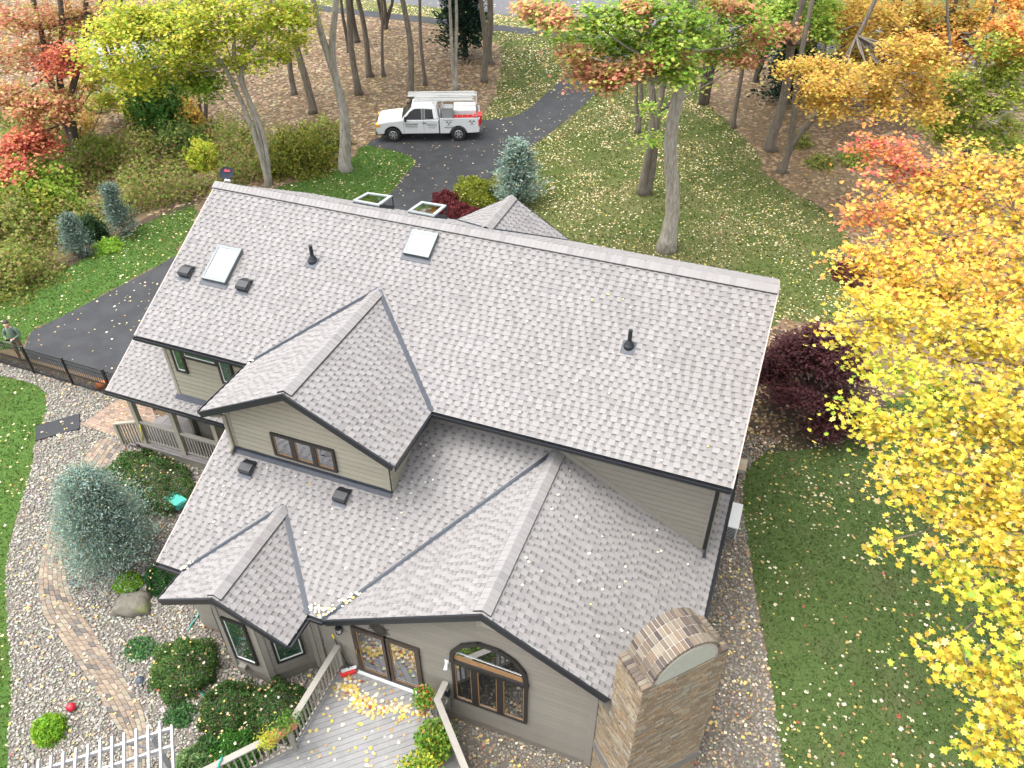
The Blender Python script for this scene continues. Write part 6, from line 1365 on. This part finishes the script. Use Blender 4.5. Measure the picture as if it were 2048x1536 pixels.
o = link('lettering', text_mesh('dish', .13, mat('dish_red', (.55, .03, .09), .5), 'CENTER'), t)
M_ = Matrix((-u_ if u_.x < 0 else u_, v_, axis)).transposed().to_4x4(); M_.translation = c+v_*.05-axis*.035; o.matrix_parent_inverse = Matrix.Translation(-t.location); o.matrix_basis = M_
# outdoor units on the right wall
m_unit = mat('unit_white', (.66, .67, .66), .5, nscale=5, namt=.08)
t = thing('heat_pump', 'white heat pump unit on the right hand wall under the eave', 'heat pump', (16.68, -.80, .50)); mb = MB(); mb.box((-.12, -.48, 0), (.26, .48, .74)); me = mb.mesh('case', m_unit); link('case', me, t)
mb = MB()
for k in range(11): mb.box((-.09, -.492, .06+k*.06), (.23, -.482, .09+k*.06))
link('grille', mb.mesh('grille', m_tdark), t)
mb = MB(); mb.box((-.14, -.50, .74), (.28, .50, .76)); link('top_plate', mb.mesh('top_plate', m_unit), t); mb = MB(); mb.box((-.5, -.38, -.05), (.2, -.33, 0)); mb.box((-.5, .33, -.05), (.2, .38, 0)); link('bracket', mb.mesh('bracket', m_alu), t)
t = thing('utility_box', 'beige utility box on the right hand wall behind the heat pump', 'box', (16.5, 1.75, .75)); m_ub = mat('box_beige', (.40, .42, .36), .7, nscale=8, namt=.3); mb = MB(); mb.box((-.38, -.25, 0), (.32, .25, .18)); link('case', mb.mesh('case', m_ub), t); mb = MB(); mb.prism([(-.4, -.27, .19), (.34, -.27, .18), (.34, .27, .18), (-.4, .27, .19)], (0, 0, 1), .03); link('lid', mb.mesh('lid', mat('lid_rusty', (.40, .40, .33), .7, nscale=5, ncol=(.36, .22, .10))), t)
# potted plants on the deck
def potted(label, c, r_, h, pal, n, lf, stand=0, flowers=None):
    t = thing('potted_plant', label, 'plant', c, 0, 'potted plants on the deck'); mb = MB(); mb.lathe([(r_*.45, stand), (r_*.62, stand+.24), (r_*.68, stand+.26), (r_*.56, stand+.26), (r_*.5, stand+.2)], 14); link('pot', mb.mesh('pot', mat('terracotta', (.36, .20, .12), .8)), t)
    if stand:
        for k in range(4): mb = MB(); a = k*1.57+.4; mb.tube([(math.cos(a)*r_*.6, math.sin(a)*r_*.6, 0), (math.cos(a)*r_*.55, math.sin(a)*r_*.55, stand+.1)], .01, 5); link('stand_leg', mb.mesh('stand_leg', m_tdark), t)
    d = unit(NR.normal(size=(n, 3))); d[:, 2] = d[:, 2]*.8+.15; p = d*(NR.random(n)**.45)[:, None]*np.array([r_*1.25, r_*1.25, h])+np.array([0, 0, stand+.26+h*.45]); col = pick(pal, n)
    link('foliage', np_mesh('foliage', *leaves(p, lf, col, HEXL, .3, .2), m_leaf), t)
    if flowers:
        k = flowers; p = unit(NR.normal(size=(k, 3)))*np.array([r_*1.1, r_*1.1, h*.8])+np.array([0, 0, stand+.3+h*.6]); link('flowers', np_mesh('flowers', *leaves(p, .05, pick([((.6, .06, .04), 2), ((.65, .4, .3), 1)], k), STAR, .5, .3), m_leaf), t)
POT = [((.12, .26, .03), 4), ((.22, .38, .05), 4), ((.36, .42, .06), 2.5), ((.06, .15, .02), 2), ((.45, .30, .05), 1)]
potted('potted plant on a thin metal stand nearest the sliding door', Vector((10.80, -9.40, .842)), .24, .34, POT, 700, .06, .35, 26); potted('middle potted plant against the right deck rail', Vector((11.42, -10.12, .842)), .40, .52, POT, 1500, .075); potted('bushy yellowing potted plant nearest the photo edge', Vector((11.42, -10.98, .842)), .44, .58, POT+YGP[:2], 1700, .075)
c = Vector((8.24, -11.36, 1.795)); t = thing('rail_planter', 'terracotta trough planter straddling the deck rail corner', 'planter', c, R(62)); mb = MB(); mb.prism([(-.34, -.11, .18), (.34, -.11, .18), (.34, .11, .18), (-.34, .11, .18)], (0, 0, 1), .17); link('trough', mb.mesh('trough', mat('terracotta_b', (.42, .17, .09), .8)), t)
n = 520; p = NR.normal(size=(n, 3))*np.array([.17, .12, .10])+np.array([.16, 0, .30]); q = NR.normal(size=(n, 3))*np.array([.10, .10, .08])+np.array([-.32, 0, .16]); link('foliage', np_mesh('foliage', *leaves(np.r_[p, q], .09, np.r_[pick(DGRN+GRN[:1], n), pick(YGP, n)], SLIM, .2, .2), m_leaf), t)
# pumpkins by the fence
for i, (px, py, r_) in enumerate(((203, 776, .17), (213, 770, .13))):
    c = gp(px, py); bm = bmesh.new(); bmesh.ops.create_uvsphere(bm, u_segments=28, v_segments=12, radius=r_)
    for v in bm.verts: a = math.atan2(v.co.y, v.co.x); f = 1-.07*abs(math.sin(a*5)); v.co = Vector((v.co.x*f*1.1, v.co.y*f*1.1, v.co.z*.8))
    me = bpy.data.meshes.new('rind'); bm.to_mesh(me); bm.free(); me.materials.append(mat('pumpkin', (.58, .15, .012), .5)); t = thing('pumpkin', ('larger orange pumpkin behind the fence near the porch roof', 'smaller orange pumpkin behind the fence near the porch roof')[i], 'pumpkin', c, 0, 'pumpkins at the fence'); o = link('rind', me, t); o.location = (0, 0, r_*.8)
    mb = MB(); mb.tube([(0, 0, r_*1.5), (.02, 0, r_*1.85)], [.02, .014], 6); link('stalk', mb.mesh('stalk', m_bark_dark), t)
# ------------------------------------------------------------------ pebbles
ico = bmesh.new(); bmesh.ops.create_icosphere(ico, subdivisions=1, radius=1); IV = np.array([v.co[:] for v in ico.verts]); ico.verts.ensure_lookup_table(); IF = np.array([[v.index for v in f.verts] for f in ico.faces]); ico.free()
def visible(x, y, z, m=90):
    d = np.c_[x, y, z]-np.array(CAM); w_ = d@np.array(FWD); return (w_ > 1) & (abs(d@np.array(RGT)/w_*FPX) < 1024+m) & (abs(d@np.array(UPV)/w_*FPX) < 768+m)
HOUSE_FP = [(3.75, -8.84), (4.62, -8.84), (5.42, -9.64), (6.5, -9.64), (7.3, -8.84), (14.78, -8.84), (16.05, -7.48), (16.05, 4.15), (.35, 4.15), (-1.9, .3), (-1.9, -4.4), (3.75, -4.4)]
CHIMFP = [tuple(cp3(-.05, -.45, 0)[:2]), tuple(cp3(-.05, CD+.05, 0)[:2]), tuple(cp3(CW+.05, CD+.05, 0)[:2]), tuple(cp3(CW+.05, -.45, 0)[:2])]
def rand_in(poly, dens):
    a = np.array(poly); x0, y0 = a.min(0); x1, y1 = a.max(0); n = int((x1-x0)*(y1-y0)*dens); x = NR.uniform(x0, x1, n); y = NR.uniform(y0, y1, n); k = inside(poly, x, y); x, y = x[k], y[k]; k = visible(x, y, hgt_np(y)); return x[k], y[k]
PEB = [((0.263, 0.246, 0.209), 4), ((0.216, 0.202, 0.174), 3), ((0.320, 0.301, 0.254), 3), ((0.155, 0.146, 0.127), 2), ((0.244, 0.202, 0.155), 1), ((0.376, 0.357, 0.320), 1)]
def pebbles(name, label, poly, dens, size, excl, pal):
    x, y = rand_in(poly, dens)
    for e in excl: k = ~inside(e, x, y); x, y = x[k], y[k]
    n = len(x); s = size*(.55+.9*NR.random(n)**1.5); th = NR.random(n)*6.28
    sc = np.c_[s*(1+.5*NR.random(n)), s*(.75+.3*NR.random(n)), s*(.5+.25*NR.random(n))]
    v = IV[None]*sc[:, None, :]*(1+.12*NR.normal(size=(n, len(IV), 1))); c_, s_ = np.cos(th)[:, None], np.sin(th)[:, None]
    v = np.stack([v[..., 0]*c_-v[..., 1]*s_, v[..., 0]*s_+v[..., 1]*c_, v[..., 2]], -1)+np.c_[x, y, hgt_np(y)+.01+NR.random(n)*.02][:, None, :]
    f = (IF[None]+(np.arange(n)*len(IV))[:, None, None]).reshape(-1)
    o = link(name, np_mesh(name, v.reshape(-1, 3), np.full(n*len(IF), 3), f, np.repeat(pick(pal, n, .14), len(IV), axis=0), m_pebble)); o.data.polygons.foreach_set('use_smooth', [True]*len(o.data.polygons)); tag(o, label, 'gravel', kind='stuff'); print(name, n)
pebbles('pebbles', 'grey and tan river pebbles around path, porch and bay', GRAVEL_W, 360, .032, [poly_path, PATIO_C, HOUSE_FP, MAT_P], PEB)
pebbles('pebbles', 'brownish pebbles around the chimney and right wall', GRAVEL_E, 300, .032, [HOUSE_FP, CHIMFP], [((c[0]*.88, c[1]*.84, c[2]*.80), w_) for c, w_ in PEB])
# ------------------------------------------------------------------ fallen leaves
LIT = [((0.318, 0.224, 0.133), 4), ((0.241, 0.159, 0.090), 4), ((0.396, 0.301, 0.198), 3), ((0.172, 0.112, 0.065), 3), ((0.464, 0.387, 0.267), 1.2), ((0.378, 0.292, 0.095), .9)]
LAW = [((.60, .52, .30), 4), ((.64, .57, .40), 4), ((.54, .42, .18), 3), ((.40, .25, .12), 2), ((.58, .46, .10), 1.2), ((.34, .08, .05), .3)]
MIXL = [((.66, .58, .42), 6), ((.60, .47, .13), 3), ((.42, .25, .12), 2.6), ((.34, .07, .05), .7), ((.55, .36, .17), 2)]
def fall(label, polys, dens, size, pal, excl=(), tmpl=HEXL, up=.012, flat=.8, fn=None):
    X, Y = [], []
    for pl in polys: x, y = rand_in(pl, dens); X.append(x); Y.append(y)
    x, y = np.concatenate(X), np.concatenate(Y)
    for e in excl: k = ~inside(e, x, y); x, y = x[k], y[k]
    if fn is not None: k = NR.random(len(x)) < fn(x, y); x, y = x[k], y[k]
    n = len(x); p = np.c_[x, y, hgt_np(y)+up+.012*NR.random(n)]; far = np.linalg.norm(p-np.array(CAM), axis=1)
    o = link('fallen_leaves', np_mesh('fallen_leaves', *leaves(p, size*(.55+.75*NR.random(n))*np.clip(far/38, .95, 1.5), pick(pal, n), tmpl, flat, .3), m_fallen)); tag(o, label, 'leaves', kind='stuff'); print('leaves', n)
patch = lambda x, y: np.clip(.5+.4*np.sin(x*.7+.5)*np.sin(y*.6)+.35*np.sin(x*1.9)*np.cos(y*1.6+1)+.2*np.sin(x*4.1+y)*np.sin(y*3.7-x), .08, 1)
patch2 = lambda x, y: np.clip(.72+.22*np.sin(x*.5+1)*np.sin(y*.55)+.2*np.sin(x*1.3+y*.9)*np.cos(y*1.7-x*.4), .3, 1)
WOOD1 = [(-60, 9), (-3, 9), (-3, 43), (-60, 43)]; WOOD2 = [(6, 3), (50, 3), (50, 43), (6, 43)]
EXC = [DRIVE, LAWN_L, LAWN_C, LAWN_M, LAWN_R, LAWN_E, SIDE, HOUSE_FP, NEIGH]
fall('brown leaf litter on the floor of the left wood', [WOOD1], 50, .17, [((c[0]*.86, c[1]*.84, c[2]*.82), w_) for c, w_ in LIT], EXC, fn=patch2); fall('brown leaf litter on the floor of the right wood', [WOOD2], 48, .17, [((c[0]*.74, c[1]*.70, c[2]*.66), w_) for c, w_ in LIT], EXC, fn=patch2)  # right wood leaves darkened: canopy shade put into their colours
fall('pale leaves strewn over the back lawns', [LAWN_R, LAWN_M, VERGE], 46, .085, LAW, [HOUSE_FP], fn=patch); fall('pale leaves on the lawns left of the house', [LAWN_L, LAWN_C, LAWN_W], 17, .088, LAW, [HOUSE_FP], fn=patch)
fall('mixed leaves on the dark side lawn', [LAWN_E], 27, .080, MIXL, tmpl=STAR, fn=patch); fall('scattered leaves on the black drive', [DRIVE, SIDE], 4.5, .085, LAW, [HOUSE_FP], fn=patch)
fall('mixed leaves on the pebble garden', [GRAVEL_W], 10, .072, MIXL, [HOUSE_FP], tmpl=STAR, up=.05, flat=.65); fall('thick mixed leaves around the chimney pebbles', [GRAVEL_E], 46, .072, MIXL+LIT[:3], [HOUSE_FP, CHIMFP], tmpl=STAR, up=.05, flat=.6)
fall('leaves on the street', [STREET], 1.2, .14, LAW); fall('leaves under the purple maple', [BED], 30, .10, LIT+MIXL[:2])
# grass tufts standing in the lawns
GT = [((.090, .165, .030), 4), ((.135, .22, .045), 4), ((.050, .105, .016), 3), ((.19, .23, .07), 1.5)]
GD = [((.085, .125, .032), 4), ((.13, .16, .05), 4), ((.05, .08, .018), 3), ((.20, .19, .09), 2)]
GS = [((0.083, 0.138, 0.037), 4), ((0.125, 0.181, 0.056), 4), ((0.045, 0.083, 0.020), 3), ((0.213, 0.206, 0.100), 1.8)]  # blades of the side lawn, tree shade included in the tones
def tufts(label, poly, dens, size, pal):
    x, y = rand_in(poly, dens); n = len(x); p = np.c_[x, y, hgt_np(y)+size*.22]
    hz = unit(NR.normal(size=(n, 3))*np.array([1, 1, .45])); o = link('grass', np_mesh('grass', *leaves(p, size, pick(pal, n, .15), SLIM, .75, .3, nrm=hz), m_needle)); tag(o, label, 'grass', kind='stuff')
tufts('grass blades of the dark side lawn', LAWN_E, 190, .11, GS); tufts('grass blades of the lawn bordering the pebbles', LAWN_W, 190, .11, GT); tufts('grass blades of the lawn by the parking pad', LAWN_L, 150, .12, GT); tufts('grass blades of the lawn near the split trunk', LAWN_C, 130, .13, GT); tufts('grass blades of the big back lawn', LAWN_R, 70, .15, GD); tufts('grass blades of the lawn behind the truck', LAWN_M, 50, .17, GD)
# leaves on roofs, deck and shrubs
P_, N2 = [], []
def on_plane(fz, xs, ys, n): x = NR.uniform(*xs, n); y = NR.uniform(*ys, n); P_.append(np.c_[x, y, fz(x, y)+.035])
on_plane(lambda x, y: ZR+PM*y, (9.3, 16.2), (-4.5, -.4), 22); on_plane(lambda x, y: ZR+PM*y, (.4, 3.4), (-4.3, -.4), 5); on_plane(lambda x, y: lz+PL_*(y-ly), (8.7, 9.6), (-7.9, -4.8), 14); on_plane(lambda x, y: lz+PL_*(y-ly), (4.2, 9), (-8.2, -6.4), 12)
on_plane(lambda x, y: gz-(x-gx)*(gz-lz)/gwr, (12.4, 15.9), (-8.4, -4.5), 22); on_plane(lambda x, y: gz-(x-gx)*(gz-lz)/gwr, (14.2, 15.6), (-8.2, -5.8), 5)
for (a, b, n) in (((sx+sw, ly, lz), (sx, syb, sz), 9), ((sx+sw+.05, ly+.15, lz+.08), (sx+sw+.45, ly+.1, lz+.06), 26), ((gx-gwl, ly+.1, lz+.06), (gx-gwl+.6, ly+.75, lz+.35), 26), ((dx+dw, -YE, ZE), (dx+.3, dyb, dz-.1), 7), ((sx-sw, ly+.05, lz+.03), (sx-sw+.2, ly+.25, lz+.12), 12), ((dx-dw, -YE, ZE), (dx-dw+.1, -YE+.1, ZE+.05), 6)):
    t = NR.random((n, 1)); P_.append(np.array(a)*(1-t)+np.array(b)*t+NR.normal(size=(n, 3))*np.array([.06, .06, .01])+np.array([0, 0, .075]))
p = np.concatenate(P_); o = link('fallen_leaves', np_mesh('fallen_leaves', *leaves(p, .068, pick(MIXL[:2]+[((.66, .60, .50), 9)], len(p)), STAR, .85, .3), m_fallen)); tag(o, 'few pale leaves lying on the shingle roofs and in the valleys', 'leaves', kind='stuff')
t = NR.random(330); a = np.array([8.55, -9.35]); b = np.array([9.3, -9.75]); c_ = np.array([10.9, -9.3]); q = np.where((t < .5)[:, None], a+(b-a)*(t*2)[:, None], b+(c_-b)*(t*2-1)[:, None])+NR.normal(size=(330, 2))*np.array([.16, .13]); q2 = np.c_[NR.uniform(8.4, 12, 150), NR.uniform(-12.2, -9.1, 150)]; q = np.r_[q, q2]
k = (q[:, 1] < -8.95) & (q[:, 0] > 8.35) & (q[:, 0] < 11.1+np.maximum(0, -9.4-q[:, 1])); q = q[k]; p = np.c_[q, .85+.03*NR.random(len(q))]
o = link('fallen_leaves', np_mesh('fallen_leaves', *leaves(p, .088, pick(MIXL+[((.62, .46, .08), 4)], len(p)), MAPLE, .75, .4), m_fallen)); tag(o, 'swept pile of yellow leaves on the deck by the door', 'leaves', kind='stuff')
P_ = []
for (px, py, r_, h, n) in ((372, 1345, .86, .95, 40), (462, 1425, .76, .75, 38), (556, 1432, .82, .8, 42), (474, 1512, .62, .6, 18), (305, 965, 1.2, .62, 70), (332, 1165, .5, .7, 20), (222, 1140, 1.0, 2.2, 26), (950, 402, 1.0, 1.3, 14), (918, 420, 1.2, .85, 24)):
    c = gp(px, py); d = unit(NR.normal(size=(n, 3))); d[:, 2] = abs(d[:, 2])+.25; d = unit(d); P_.append(np.array(c)+d*np.array([r_, r_, h])*1.03)
p = np.concatenate(P_); o = link('fallen_leaves', np_mesh('fallen_leaves', *leaves(p, .062, pick(MIXL+[((.4, .28, .14), 4)], len(p)), STAR, .6, .3), m_fallen)); tag(o, 'leaves caught on top of the garden shrubs', 'leaves', kind='stuff')
